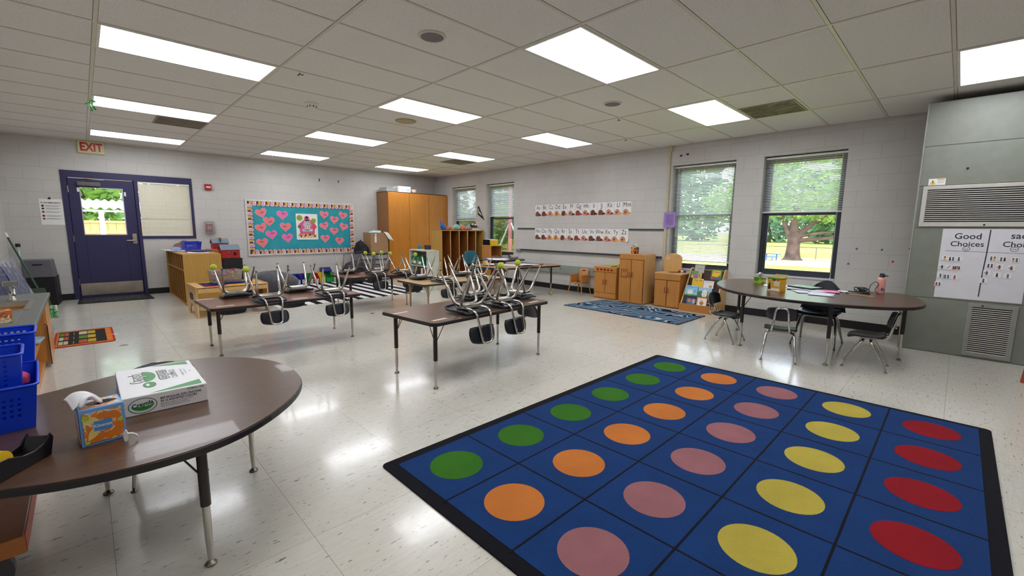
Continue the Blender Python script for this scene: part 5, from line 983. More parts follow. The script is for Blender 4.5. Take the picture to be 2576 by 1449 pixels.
# wardrobe
t=thing('wardrobe','tall three-door oak wardrobe in the far corner','wardrobe',(6.4,10.4,0)); x0,x1,y0,h=5.53,7.335,10.09,2.19
B().box(x0,y0+.02,.0,x1,10.69,h).build('carcass',W_wdark,t,True,bevel=.006); B().box(x0-.003,y0+.022,h,x1,10.69,h+.012).box(x0,y0+.015,.0,x1,y0+.02,.06).build('top_edge',M_groove,t,True)
for i,(a,c) in enumerate(((5.533,6.13),(6.134,6.73),(6.734,7.333))):
    d=B().box(a+.002,y0,.06,c-.002,y0+.018,h-.01).build('door',W_ward,t,True,bevel=.003); hx=(c-.05) if i!=1 else a+.55; B().tube([(hx,y0,.98),(hx,y0-.03,1.0),(hx,y0-.03,1.08),(hx,y0,1.10)],.006,8).build('handle',W_wdark,d,True)
for (a,c,d1,d2,hh,m,l) in ((5.56,5.83,10.2,10.6,.11,clear('clear_box',refl=.3,body=.35,bodycol='c9ccc8'),'clear plastic storage box at the left end of the wardrobe top'),(5.84,6.20,10.12,10.45,.15,M_white,'white lidded box on top of the wardrobe')):
    t=thing('storage_box',l,'box',((a+c)/2,(d1+d2)/2,h+.012)); B().box(a,d1,h+.0125,c,d2,h+.012+hh).build('body',m,t,True,bevel=.004)
    if m is M_white: B().box(a+.10,d1-.001,h+.05,a+.16,d1,h+.09).box(a+.22,d1-.001,h+.045,a+.33,d1,h+.10).build('print',mat('pale_print','b9c6cc',.6),t,True)
tag(B().lathe([(0,0),(.07,0),(.075,.03),(.07,.045),(.078,.06),(.07,.09),(0,.09)],(6.33,10.2,h+.0125),20).build('tape_roll',mat('roll_pink','e0bdae',.6)),'small stack of pale pink rolls on the wardrobe beside the white box','tape roll')
# five-bay locker cubby
t=thing('locker_cubby','five-bay brown locker cubby in front of the wardrobe with stuffed toys on top','cubby',(6.66,8.75,0)); x0,x1,y0,y1,h=6.02,7.32,8.52,8.93,1.255
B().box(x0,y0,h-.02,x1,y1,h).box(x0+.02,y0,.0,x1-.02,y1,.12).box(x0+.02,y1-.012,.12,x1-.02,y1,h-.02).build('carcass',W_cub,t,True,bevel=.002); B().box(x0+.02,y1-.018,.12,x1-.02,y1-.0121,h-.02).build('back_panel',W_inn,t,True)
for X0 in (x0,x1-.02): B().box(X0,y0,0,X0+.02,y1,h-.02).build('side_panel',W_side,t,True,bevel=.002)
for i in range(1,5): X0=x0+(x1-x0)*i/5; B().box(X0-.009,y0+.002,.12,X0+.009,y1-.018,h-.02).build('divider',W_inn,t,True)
b=B(); 
for i in range(1,5): X0=x0+(x1-x0)*i/5; b.box(X0-.010,y0-.001,.12,X0+.010,y0+.003,h-.02)
b.build('divider_edge',W_light,t,True)
# plush toys
def plush(lab,parts,c,m,cat='stuffed toy'):
    t=thing('stuffed_toy',lab,cat,c)
    for nm,L,mm in parts:
        b=B()
        for (x,y,z,r,sx,sy,sz) in L: b.sphere((x,y,z),r,14,10,(sx,sy,sz))
        b.build(nm,mm or m,t)
H=h+.001
plush('bright blue stuffed toy with pointed ears at the left end of the locker cubby',[('body',[(0,0,.055,.07,1.1,.8,.8)],None),('head',[(-.05,-.02,.10,.045,1,.9,1)],None),('ear',[(-.085,-.02,.17,.03,.45,.5,1.9),(-.02,-.02,.15,.025,.45,.5,1.6)],None)],(6.145,8.62,H),mat('plush_blue','1c6fc8',.9,bump=.4,bscale=80))
plush('tan and pink stuffed toy lying beside the blue one',[('body',[(0,0,.05,.062,1.2,.8,.8)],None),('head',[(.07,-.02,.042,.042,1,.9,.9)],mat('plush_peach','dba08c',.9)),('leg',[(-.09,-.03,.03,.028,1.5,.8,.8),(-.06,.04,.03,.028,1.4,.8,.8)],None)],(6.36,8.66,H),mat('plush_tan','b98468',.9,bump=.4,bscale=80))
plush('round mint green stuffed toy in the middle of the locker cubby top',[('body',[(0,0,.07,.085,1.05,.9,.85)],None),('belly',[(.03,-.06,.06,.03,1,.5,1)],mat('plush_mintlight','bfe0d6',.9))],(6.55,8.64,H),mat('plush_mint','8cc4b8',.9,bump=.4,bscale=80))
plush('coral pink stuffed toy right of the mint green one',[('body',[(0,0,.065,.08,1.1,.85,.8)],None),('leg',[(.08,-.04,.03,.03,1.2,.9,.8),(-.04,-.06,.03,.03,1,1,.8)],None)],(6.735,8.65,H),mat('plush_coral','dd7f86',.9,bump=.4,bscale=80))
plush('pale grey stuffed toy beside the white books on the locker cubby',[('body',[(0,0,.055,.07,1.3,.8,.8)],None),('head',[(.02,.0,.12,.04,1,.9,1)],None)],(6.93,8.66,H),mat('plush_grey','a9a8ac',.9,bump=.4,bscale=80))
tag(B().box(7.0,8.58,H,7.29,8.85,H+.045).mat(1).box(7.0,8.58,H+.047,7.27,8.84,H+.065).build('book_stack',[M_white,M_grey],bevel=.003),'thick white book lying on the locker cubby','book') 
tag(B(Matrix.Translation((7.1,8.7,H+.080))@Matrix.Rotation(.12,4,'Y')).box(-.10,-.09,0,.10,.09,.045).build('brown_case',mat('case_brown','4a3022',.6),bevel=.012),'dark brown zipped case on the white book of the locker cubby','case')
# small shelf with yellow bin by the window
t=thing('open_shelf','small two-compartment wooden shelf under the far window','shelf',(7.12,8.0,0)); x0,x1,y0,y1,h=6.96,7.325,7.84,8.16,.90
B().box(x0,y0,0,x0+.018,y1,h-.018).box(x1-.018,y0,0,x1,y1,h-.018).box(x0+.018,y1-.01,0,x1-.018,y1,h-.018).box(x0+.018,y0,.0,x1-.018,y1-.01,.05).box(x0+.018,y0,.60,x1-.018,y1-.01,.615).box(x0+.018,y0,.33,x1-.018,y1-.01,.345).build('carcass',W_chair,t,True,bevel=.002); B().box(x0-.01,y0-.02,h-.018,x1+.0,y1,h).build('top_board',W_light,t,True,bevel=.002)
t=thing('yellow_bin','yellow plastic bin full of papers on the small shelf by the window','bin',(7.1,7.98,h)); b=B(); a=[(7.0,7.88),(7.21,7.88),(7.21,8.12),(7.0,8.12)]; c=[(6.985,7.865),(7.23,7.865),(7.23,8.13),(6.985,8.13)]
b.hexa([(p[0],p[1],h+.001) for p in a]+[(p[0],p[1],h+.115) for p in c]); b.build('body',mat('bin_yellow','f0c010',.35),t,True,bevel=.004); B().box(6.99,7.88,h+.116,7.22,8.12,h+.14).build('papers',M_paper,t,True,bevel=.006); 
tag(B().box(6.965,7.90,h+.001,6.982,8.13,h+.135).build('black_folder',M_blk),'black folder standing at the left of the yellow bin','folder')
for i,(c,l) in enumerate((('3f8fc0','light blue'),('b8302c','red'),('a8542c','rust'))): tag(B().box(6.985,7.86,.616+i*.014,7.30,8.12,.628+i*.014).build('folder',mat('fold_'+c,c,.5)),'%s folder in the pile inside the small shelf by the window'%l,'folder')
# white low shelf with boxes
t=thing('white_bookcase','small off-white bookcase turned sideways with a green box, in front of the locker cubby','bookcase',(5.15,7.93,0)); x0,x1,y0,y1,h=5.0,5.30,7.6,8.27,.835; m=mat('offwhite_lam','c9cbbd',.5)
B().box(x0,y0,0,x1,y0+.018,h-.018).box(x0,y1-.018,0,x1,y1,h-.018).box(x1-.01,y0+.018,0,x1,y1-.018,h-.018).box(x0,y0,h-.018,x1,y1,h).box(x0+.004,y0+.018,.50,x1-.01,y1-.018,.518).box(x0+.004,y0+.018,.20,x1-.01,y1-.018,.218).box(x0,y0+.018,0,x1-.01,y1-.018,.03).build('carcass',m,t,True,bevel=.002)
t=thing('game_box','dark green game box on the upper shelf of the off-white bookcase','box',(5.12,7.98,.518)); B().box(5.02,7.72,.519,5.22,8.22,.70).build('box',mat('box_green','14663a',.4),t,True,bevel=.002); B().box(5.0188,8.05,.55,5.0195,8.15,.61).box(5.0188,7.85,.54,5.0195,7.95,.60).build('print',M_paper,t,True)
for i,(a,c,z0,z1,k,l) in enumerate(((7.64,7.80,.22,.44,'8f1a26','dark red binder on the middle shelf of the off-white bookcase'),(7.82,7.88,.22,.46,'e2dfe0','white binder on the middle shelf of the off-white bookcase'),(7.92,8.2,.22,.36,'3d3448','dark folder pile on the middle shelf of the off-white bookcase'),(7.63,7.69,.52,.60,'2d3a9c','blue roll on the upper shelf of the off-white bookcase'))): tag(B().box(5.03,a,z0,5.24,c,z1).build('binder',mat('bnd_'+k,k,.4),bevel=.003),l,'binder')
sheets([(5.12,7.95,h,.22,.36,.3,'d8dde0','grey-white magazine lying open on the off-white bookcase'),(5.16,7.75,h+.003,.24,.28,-.3,'c9b89a','tan paper sticking out on the off-white bookcase'),(5.1,8.1,h+.006,.2,.3,.8,'e6e6e4','white sheet at the far end of the off-white bookcase')])
t=thing('mug','dark teal mug behind papers on the off-white bookcase','mug',(5.18,8.19,h)); B().lathe([(0,.01),(.04,.01),(.042,.11),(.038,.11),(.036,.02),(0,.02)],(5.2,8.19,h),20).build('body',mat('mug_teal','4a7a7c',.4),t,True); B().tube([(5.165,8.17,h+.09),(5.13,8.15,h+.085),(5.13,8.15,h+.04),(5.165,8.17,h+.03)],.006,6).build('handle',MATS['mug_teal'],t,True)
tag(B().box(5.24,7.85,h+.001,5.27,8.05,h+.10).build('photo_stand',mat('frame_dk','2a272c',.4)),'dark picture frame standing on the off-white bookcase','frame')
# papers, wipes and catalogue on the teacher tables
sheets([(5.85,6.05,.60,.28,.40,.5,'e9e9ee','white sheet in the centre of the half-round table'),(6.15,5.85,.609,.3,.4,.2,'dfe0ea','bluish white sheet right of centre on the half-round table'),(5.6,6.25,.618,.28,.36,1.0,'ececf0','white sheet at the left of the half-round table'),(5.95,5.72,.627,.25,.35,1.3,'d9dce6','grey-white sheet at the near edge of the half-round table'),(6.3,6.9,.635,.34,.46,.4,'ecebef','newspaper spread on the small side table'),(6.45,7.05,.646,.34,.46,.9,'e3e2ea','white magazine page on the small side table'),(6.2,6.75,.657,.3,.4,-.2,'e8e8ea','folded white sheet at the left of the small side table')])
t=thing('rolled_catalogue','rolled-up magazine on the side table by the window','magazine',(6.75,6.85,.66)); pts=[(.05*(1-.5*q/40)*math.cos(q*.45),.05*(1-.5*q/40)*math.sin(q*.45)) for q in range(41)]
B().grid(lambda u,v:(6.58+v*.28,6.80+pts[min(40,int(u*40))][0]+.04*v,.688+pts[min(40,int(u*40))][1]),40,3).build('pages',mat('mag_grey','c9c9cc',.5,var=.3,scale=40),t,True)
t=thing('wipes_tub','tub of wipes with blue lid on the half-round table','tub',(5.42,6.28,.60)); B().lathe([(0,0),(.045,0),(.045,.10),(0,.10)],(5.44,6.28,.601),20).build('body',pattern('wipes_print',['d9d8b0','9fb86a','c9a04a','e2e2dc'],30),t,True); B().lathe([(.047,.10),(.047,.125),(.02,.135),(0,.135)],(5.44,6.28,.601),20).build('lid',mat('lid_blue','2c4fa8',.4),t,True)
tag(B().box(6.42,5.72,.601,6.47,5.74,.625).build('eraser',W_wdark,bevel=.003),'small brown eraser on the right end of the half-round table','eraser')
# ---------------------------------------------------------------- left side: bin, poles, mats, counter
t=thing('waste_bin','grey-topped black bin in the corner left of the navy door','bin',(-.53,10.38,0))
B().hexa([(-.69,10.2,.0),(-.37,10.12,0),(-.34,10.56,0),(-.69,10.6,0),(-.70,10.2,.47),(-.375,10.13,.47),(-.345,10.57,.47),(-.70,10.6,.47)]).build('body',mat('bin_blackish','121115',.5),t,True,bevel=.015)
B().hexa([(-.72,10.16,.46),(-.37,10.12,.46),(-.355,10.58,.46),(-.72,10.62,.46),(-.73,10.18,.735),(-.40,10.16,.735),(-.38,10.5,.735),(-.73,10.55,.735)]).build('lid',mat('lid_grey','5d5c64',.45,bump=.1),t,True,bevel=.012); B().box(-.61,10.155,.655,-.50,10.185,.675).build('slot',M_blk,t,True)
t=thing('handled_pole','thin white pole with black knob behind the corner bin','pole',(-.70,10.64,0)); B().cyl((-.74,10.60,.0),(-.765,10.64,.93),.010).build('pole',M_white,t,True); B().cyl((-.765,10.64,.93),(-.767,10.643,.985),.030).build('knob',M_blk,t,True)
t=thing('broom','dark green broom handle with white tip leaning in the left corner','broom',(-.6,9.6,0)); B().tube([(-.55,9.55,.35),(-.80,9.9,1.10)],.013,10).build('handle',mat('green_pole','1f4a30',.4),t,True); B().cyl((-.80,9.9,1.10),(-.822,9.93,1.165),.0145).build('tip',M_white,t,True); B().hexa([(-.70,9.45,.0),(-.42,9.5,0),(-.42,9.62,0),(-.70,9.57,0),(-.62,9.5,.35),(-.48,9.52,.35),(-.48,9.58,.35),(-.62,9.56,.35)]).build('bristles',mat('bristle','3a4a3c',.8),t,True)
t=thing('nap_mat_stack','blue nap mats in clear wrapping leaning against the left wall beyond the counter','nap mat',(-.65,7.2,0)); M_mat=mat('mat_blue','26348a',.45,bump=.3,bscale=12)
for i in range(3): B().hexa([(-.47-i*.07,6.75,0),(-.41-i*.07,6.75,0),(-.41-i*.07,7.9,0),(-.47-i*.07,7.9,0),(-.66-i*.07,6.75,.78+i*.02),(-.60-i*.07,6.75,.78+i*.02),(-.60-i*.07,7.9,.78+i*.02),(-.66-i*.07,7.9,.78+i*.02)]).build('mat',M_mat,t,True,bevel=.012)
B().grid(lambda u,v:(-.36-.27*v+.012*math.sin(u*31+v*9),6.70+1.2*u,.0+.90*v+.015*math.sin(u*23)),30,14).grid(lambda u,v:(-.36-.27*v-.22*u,6.70,.90*v),4,10).build('clear_wrap',clear('wrap',refl=.5,body=.18,bodycol='c8d0d8'),t,True)
# counter
t=thing('sink_counter','low grey laminate counter with wooden cabinets along the left wall','counter',(-.58,5.0,0)); x0,x1,y0,y1,h=LX+.002,-.288,3.3,6.36,.62; M_cnt=mat('counter_grey','6b6f6c',.4,var=.08,scale=90)
sx0,sx1,sy0,sy1=-.72,-.385,5.20,5.78
B().box(x0,y0,h-.035,sx0,y1,h).box(sx1,y0,h-.035,x1,y1,h).box(sx0,y0,h-.035,sx1,sy0,h).box(sx0,sy1,h-.035,sx1,y1,h).build('worktop',M_cnt,t,True,bevel=.003)
B().box(x0,y0,0,x0+.02,y1-.03,h-.036).box(x0+.02,y1-.05,0,x1-.035,y1-.03,h-.036).box(x0+.02,y0,.0,x1-.06,y1-.05,.06).box(x0+.02,5.72,.06,x1-.035,5.74,h-.036).box(x0+.02,4.3,.06,x1-.035,4.32,h-.036).box(x0+.02,4.32,.26,x1-.06,5.72,.278).build('carcass',wood('counter_oak','b06f2e','c88a42',.4),t,True)
d=B().box(x1-.035,5.74,.40,x1-.015,6.31,h-.045).build('drawer',W_chair,t,True,bevel=.002); d=B().box(x1-.035,5.72,.03,x1-.015,6.31,.39).build('door',W_chair,t,True,bevel=.002); B().box(x1-.017,5.70,.03,x1-.012,5.715,.395).build('door_edge',M_blk,d,True)
d=B().box(x1-.035,3.3,.03,x1-.015,4.3,h-.045).build('door',W_chair,t,True,bevel=.002)
t=thing('steel_sink','stainless steel sink set in the grey counter','sink',(-.55,5.49,h)); b=B(); e=.028
b.box(sx0-e,sy0-e,h,sx0+.01,sy1+e,h+.004).box(sx1-.01,sy0-e,h,sx1+e,sy1+e,h+.004).box(sx0+.01,sy0-e,h,sx1-.01,sy0+.01,h+.004).box(sx0+.01,sy1-.01,h,sx1-.01,sy1+e,h+.004); b.build('rim',M_chrome,t,True,bevel=.001)
B().add([(sx0+.01,sy0+.01,h),(sx1-.01,sy0+.01,h),(sx1-.01,sy1-.01,h),(sx0+.01,sy1-.01,h),(sx0+.03,sy0+.03,h-.13),(sx1-.03,sy0+.03,h-.13),(sx1-.03,sy1-.03,h-.13),(sx0+.03,sy1-.03,h-.13)],[(0,1,5,4),(1,2,6,5),(2,3,7,6),(3,0,4,7),(4,5,6,7)]).build('basin',M_steel,t,True)
t=thing('faucet','chrome faucet behind the steel sink','faucet',(-.50,5.88,h)); B().lathe([(.03,0),(.03,.01),(.018,.02),(.018,.07)],(-.50,5.86,h+.004),16).tube([(-.50,5.86,h+.06),(-.49,5.84,h+.10),(-.48,5.76,h+.10),(-.475,5.71,h+.065)],[.017,.016,.015,.014],12).build('spout',M_chrome,t,True); B().box(-.545,5.83,h+.13,-.455,5.885,h+.175).cyl((-.50,5.86,h+.09),(-.50,5.86,h+.135),.010).build('handle',M_chrome,t,True,bevel=.006)
B().cyl((-.60,5.9,h+.004),(-.60,5.9,h+.05),.02).build('dark_knob',M_blk,t,True)
t=tissue_box(-.462,4.60,h,.11,.11,.085,.2,'orange patterned tissue box on the grey counter near the left edge',pattern('orange_print',['d9773a','e8a25c','e9d9c8','c9582c','8fb06a'],26),None,tis=False)
t=thing('green_bag','small green and white packet hanging at the end of the counter','packet',(-.27,6.4,.3)); B().grid(lambda u,v:(-.30+.05*u,6.335+.01*math.sin(u*5),.36+.13*v),5,5).build('packet',pattern('packet_print',['2fa36a','e8f0ea','7ac8a0'],40),t,True,solid=.006)
tag(B().lathe([(0,0),(.05,0),(.09,.05),(.085,.05),(.045,.008),(0,.008)],(-.40,5.45,.279),20).build('bowl',mat('bowl_blue','9fc0d8',.4)),'pale blue bowl on the shelf inside the counter','bowl')
# ---------------------------------------------------------------- things on the foreground table
ZT=.548
t=thing('crayon_box','large white and green crayon carton on the foreground table','crayon box',(.19,2.44,ZT)); x0,x1,y0,y1,z1=.050,.328,2.215,2.665,ZT+.078
B().box(x0,y0,ZT+.0005,x1,y1,z1).build('carton',mat('carton_white','e9e8e8',.45,var=.01),t,True,bevel=.003)
M_cg=mat('crayon_green2','2f8f43',.45); M_cd=mat('crayon_dark','12502c',.45); o=z1+.0006
b=B(); b.mat(0).poly([(x1-.015,y0+.012),(x1-.015,y0+.082),(x0+.09,y0+.012)],(0,0,o),X,Y).poly([(x1-.015,y1-.012),(x1-.015,y1-.075),(x0+.13,y1-.012)],(0,0,o),X,Y)
b.mat(1).poly([(x1-.015,y0+.0),(x1-.015,y0+.012),(x0+.075,y0+.003)],(0,0,o),X,Y) if 0 else None
b.mat(0).add([(x0+.088+.042*math.cos(-PI/2+q*PI/16),y0+.275+.088*math.sin(-PI/2+q*PI/16),o) for q in range(17)],[tuple(range(17))])
b.mat(1).disc((x0+.098,y0+.135,o),.022,X,Y,24,.043).mat(0).disc((x0+.098,y0+.135,o+.0003),.019,X,Y,24,.038).mat(2).disc((x0+.092,y0+.135,o+.0006),.006,X,Y,12,.02)
b.mat(1).text('Crayola',.062,(x0+.066,y0+.27,o+.0008),Y,NX,bold=.055,sx=.85).mat(2).text('Crayola',.062,(x0+.066,y0+.27,o+.0012),Y,NX,bold=.02,sx=.85)
b.mat(1).text('crayons',.066,(x0+.150,y0+.265,o+.0008),Y,NX,bold=.05,sx=.8).mat(2).text('crayons',.066,(x0+.150,y0+.265,o+.0012),Y,NX,bold=.01,sx=.8)
b.mat(3).text('CLASSPACK',.030,(x0+.192,y0+.25,o+.0006),Y,NX,sx=.9).text('800 Regular Size Crayons',.011,(x0+.222,y0+.25,o+.0006),Y,NX).text('in 16 assorted colors',.010,(x0+.235,y0+.25,o+.0006),Y,NX).text('800',.010,(x0+.252,y0+.25,o+.0006),Y,NX)
b.build('top_print',[M_cg,M_cd,M_paper,mat('print_grey','6f7470',.5)],t,True)
f=y0-.0008; b=B(); zc=ZT+.037; cx=x0+.062
b.mat(1).disc((cx,f,zc),.045,X,Z,36,.031).mat(2).disc((cx,f-.0003,zc),.0425,X,Z,36,.0285)
b.mat(0).add([(cx+.036*math.cos(PI+q*PI/14),f-.0006,zc+.004+.024*math.sin(PI+q*PI/14)) for q in range(15)]+[(cx+.036*math.cos(-q*PI/10),f-.0006,zc+.004-.008*math.sin(q*PI/10)) for q in range(1,10)],[tuple(range(24))])
b.mat(1).text('Crayola',.0235,(cx,f-.0012,zc+.006),Vector((1,0,.12)),Vector((-.12,0,1)),bold=.03,sx=.9)
b.mat(3).text('800 REGULAR SIZE CRAYONS',.0128,(x0+.118,f,ZT+.052),X,Z,'LEFT',bold=.02,sx=.82).text('IN 16 ASSORTED COLORS',.0128,(x0+.118,f,ZT+.040),X,Z,'LEFT',bold=.02,sx=.82).text('800 crayolas regulares en 16 colores surtidos',.0058,(x0+.118,f,ZT+.030),X,Z,'LEFT').text('800 crayons ordinaires de 16 couleurs',.0058,(x0+.118,f,ZT+.0235),X,Z,'LEFT').text('Store in a cool dry place away from heat',.0058,(x0+.118,f,ZT+.017),X,Z,'LEFT').text('52-8016-1-005',.0095,(x1-.012,f,ZT+.069),X,Z,'RIGHT',bold=.01)
b.build('front_print',[M_cg,M_cd,M_paper,M_ink],t,True)
B().box(x1-.001,y0+.10,z1-.012,x1+.0012,y0+.15,z1+.0012).box(x1-.001,y1-.13,z1-.012,x1+.0012,y1-.08,z1+.0012).build('tuck_slot',M_blk,t,True)
N=NT('tissue_art'); v=N.mapv(N.obj(),scale=(26,26,26)); q=N.noise(v,.85,1.,.3,2.2); q2=N.noise(N.mapv(N.obj(),loc=(3,1,2),scale=(30,30,30)),.9,1.,.3,1.5)
base_=N.ramp(q,[(.0,'a9b3da'),(.42,'c3c6e0'),(.47,'ecd489'),(.56,'e2813a'),(.66,'b7bde0')],'CONSTANT'); N.set(col=N.mix(N.ramp(q2,[(.0,(0,0,0,1)),(.57,(1,1,1,1))],'CONSTANT'),base_,'dc7a2c'),rough=.4); M_art=N.m
tb=tissue_box(-.012,2.068,ZT,.116,.112,.130,.10,'blue-edged tissue box with orange leaf pattern on the foreground table',mat('tissue_blue','6fa6dd',.4,var=.02),None,tis=False)
B().box(-.050,-.0598,.010,.050,-.0592,.118).box(-.0592,-.05,.010,-.0598,.05,.118).box(.0592,-.05,.010,.0598,.05,.118).box(-.05,-.045,.1302,.05,.045,.1305).build('art_panel',M_art,tb)
b=B(); rr=random.Random(12)
def leafp(cx,cz,L,w,a): return [(cx+math.cos(a)*L*(s-.5)+(-math.sin(a))*w*math.sin(PI*s)*sg,cz+math.sin(a)*L*(s-.5)+math.cos(a)*w*math.sin(PI*s)*sg) for sg,rng in ((1,range(0,9)),(-1,range(8,-1,-1))) for s in [k/8 for k in rng]]
for (cx,cz,L,w,a,mi) in ((.012,.092,.05,.013,1.9,0),(.030,.095,.046,.014,2.6,0),(-.006,.098,.034,.010,.9,0),(.040,.045,.055,.013,1.4,0),(-.012,.028,.06,.012,.15,0),(.015,.026,.05,.012,-.2,0),(-.035,.055,.05,.008,1.9,0),(-.038,.022,.03,.009,1.6,0),(-.025,.045,.06,.012,1.0,1),(-.030,.09,.05,.012,-.3,1),(-.042,.1,.022,.010,.2,2),(.045,.072,.016,.008,1.5,2),(-.044,.013,.016,.006,.3,2)): b.mat(mi).poly(leafp(cx,cz,L,w,a),(0,-.0601-.00005*len(b.f),0),X,Z)
b.build('leaf_print',[mat('leaf_orange','dd7a22',.4),mat('leaf_cream','ecd47c',.4),mat('leaf_lime','b7c83a',.4)],tb)
B().mat(0).box(-.024,-.0618,.050,.022,-.0612,.084).mat(1).text('Kleenex',.0155,(-.001,-.0622,.067),X,Z,bold=.02,sx=.95).build('brand_label',[mat('label_blue','4f8ed0',.4),M_paper],tb)
def tis(u,v):
    a=(u-.5)*2; n=noise.noise(Vector((u*3.1,v*2.6,.3)))
    return (.008-.088*v+.010*math.sin(5*u+2*v)*v+.012*n, a*(.014+.042*v)+.008*math.sin(7*v+3*u)*v, .131+.052*math.sin(min(1,v*1.02)*2.45)*(1-.30*a*a)+.013*math.cos(9.5*a*.5+1.2*v)*v*(1-v*.3)+.012*n*v-.012*v*v)
B().grid(tis,36,20).grid(lambda u,v:(.0-.055*v*(1-.2*u)+.006*math.sin(9*u),-.012-.040*v+.014*(u-.5),.131+.040*math.sin(v*2.7)*(1-.5*(u-.4)**2)+.007*math.sin(12*u+3*v)*v),24,12).build('tissue',mat('tissue','f1f1f3',.8,bump=.2,bscale=30),tb,solid=.0008)
B().mat(0).poly([(.030*math.cos(q*PI/8)+.018,.022*math.sin(q*PI/8)) for q in range(16)],(0,0,.1309),X,Y).build('film_window',clear('film',refl=.6,body=.45,bodycol='3a3a3e'),tb)
t=thing('adhesive_hook','small white plastic hook leaning against the tissue box','hook',(.055,2.0,ZT)); b=B(Matrix.Translation((.045,1.972,ZT))@Matrix.Rotation(.15,4,'Z')); b.add([(.006*math.cos(q*PI/10),-.004,.020+.022*math.sin(q*PI/10)) for q in range(20)]+[(.006*math.cos(q*PI/10)+.003,.002,.020+.022*math.sin(q*PI/10)) for q in range(20)],[tuple(range(20)),tuple(range(39,19,-1))]+[(i,(i+1)%20,20+(i+1)%20,20+i) for i in range(20)]); b.build('plate',M_white,t,True)
B().tube([(.050,1.972,ZT+.026),(.062,1.972,ZT+.024),(.072,1.970,ZT+.018),(.077,1.969,ZT+.010)],[.004,.004,.0035,.003],8).build('hook_arm',M_white,t,True)
t=thing('tape_dispenser','black desk tape dispenser with a yellow roll at the left edge of the foreground table','tape dispenser',(-.215,1.975,ZT),.93)
sd=[(-.14,0),(.085,0),(.100,.055),(.090,.074),(.064,.048),(.03,.040),(-.005,.043),(-.05,.060),(-.12,.064),(-.145,.03)]
B().prism(sd,-.036,-.030,'y').prism(sd,.030,.036,'y').box(-.138,-.030,0,.085,.030,.022).hexa([(.055,-.030,.02),(.085,-.030,.02),(.085,.030,.02),(.055,.030,.02),(.082,-.030,.068),(.096,-.030,.062),(.096,.030,.062),(.082,.030,.068)]).build('body',mat('disp_black','0b0a0f',.35,bump=.1,bscale=200),t,bevel=.003)
B().cyl((-.045,-.013,.044),(-.045,.013,.044),.034,n=32).build('tape_roll',mat('core_yellow','f0c21c',.4),t)
# blue baskets
M_bk=mat('basket_royal','0f3fd0',.3,var=.05)
basket('plastic_basket','lowest and largest royal blue perforated basket on the foreground table',-.40,2.52,ZT+.001,.44,.40,.165,M_bk,.05,.92,.019,(.2,.8))
basket('plastic_basket','front royal blue basket nested in the largest one, red pieces showing through its holes',-.36,2.50,ZT+.02,.30,.20,.25,M_bk,.05,.86,.017,(.25,.9))
basket('plastic_basket','tall rear royal blue basket behind the other two',-.36,2.835,ZT+.02+.0,.34,.19,.27,M_bk,.04,.86,.018,(.6,.92))
b=B(); r=random.Random(21)
for i in range(80):
    a,c,z=r.uniform(-.47,-.26),r.uniform(2.44,2.56),ZT+.035+r.random()*.11; b.T=Matrix.Translation((a,c,z))@Matrix.Rotation(r.uniform(0,3),4,Vector((r.random(),r.random(),r.random())).normalized()); b.mat(r.choice((0,0,1,2))); b.box(-.013,-.006,-.006,.013,.006,.006)
b.T=None; tag(b.build('linking_pieces',[mat('lk_red','d8202c',.35),mat('lk_pink','ef6a8a',.35),mat('lk_white','e8e4e8',.4)]),'red and pink linking pieces inside the front blue basket','pieces',kind='stuff')
t=thing('orange_cup','orange and clear snack pouch in the front blue basket at the left edge','pouch',(-.36,2.52,ZT+.22)); B().grid(lambda u,v:(-.325+.10*(u-.5)-.03*v,2.47+.02*math.sin(u*6),ZT+.19+.09*v*(1-.4*(2*u-1)**2)),8,6).build('pouch',mat('pouch_orange','e8834a',.35),t,True,solid=.02)
heap('pink_cloth','cloth','small pink cloth showing between the blue baskets',(-.24,2.665,ZT+.10),.03,.03,.05,mat('cloth_pink','e0527c',.7),14)
# wooden chair cut by the right edge and toy shelf foot under the table
t=thing('wooden_stool','reddish wooden chair mostly outside the right edge, front leg showing','chair',(5.95,-.75,0)); Wr=wood('cherry_wood','8e3a1c','a84a26',.35)
for x,y,x2,y2 in ((5.80,-.515,5.84,-.56),(5.8,-.95,5.84,-.92),(6.2,-.56,6.16,-.6),(6.2,-.95,6.16,-.92)): B().tube([(x,y,0),(x2,y2,.44)],[.018,.022],8).build('leg',Wr,t,True)
B().box(5.80,-.98,.44,6.2,-.53,.465).build('seat',Wr,t,True,bevel=.008); B().hexa([(6.16,-.97,.46),(6.16,-.54,.46),(6.18,-.54,.46),(6.18,-.97,.46),(6.24,-.97,.85),(6.24,-.54,.85),(6.26,-.54,.85),(6.26,-.97,.85)]).build('backrest',Wr,t,True,bevel=.01)
t=thing('rolling_cart','low orange wooden cart on a dark wheel under the left end of the foreground table','cart',(-.50,2.35,0)); M_or=wood('cart_wood','b0642a','c87a38',.4)
B().box(-.84,2.15,.17,-.235,2.60,.235).build('deck',M_or,t,True,bevel=.004); B().box(-.2355,2.16,.17,-.233,2.60,.235).build('edge_tape',mat('edge_orange','d0502c',.5),t,True); 
for y in (2.25,2.50): B().cyl((-.36,y-.02,.085),(-.36,y+.02,.085),.085,n=24).build('wheel',mat('wheel_grey','4a474e',.5),t,True)
for y in (2.25,2.50): B().cyl((-.72,y-.02,.085),(-.72,y+.02,.085),.085,n=24).build('wheel',MATS['wheel_grey'],t,True)
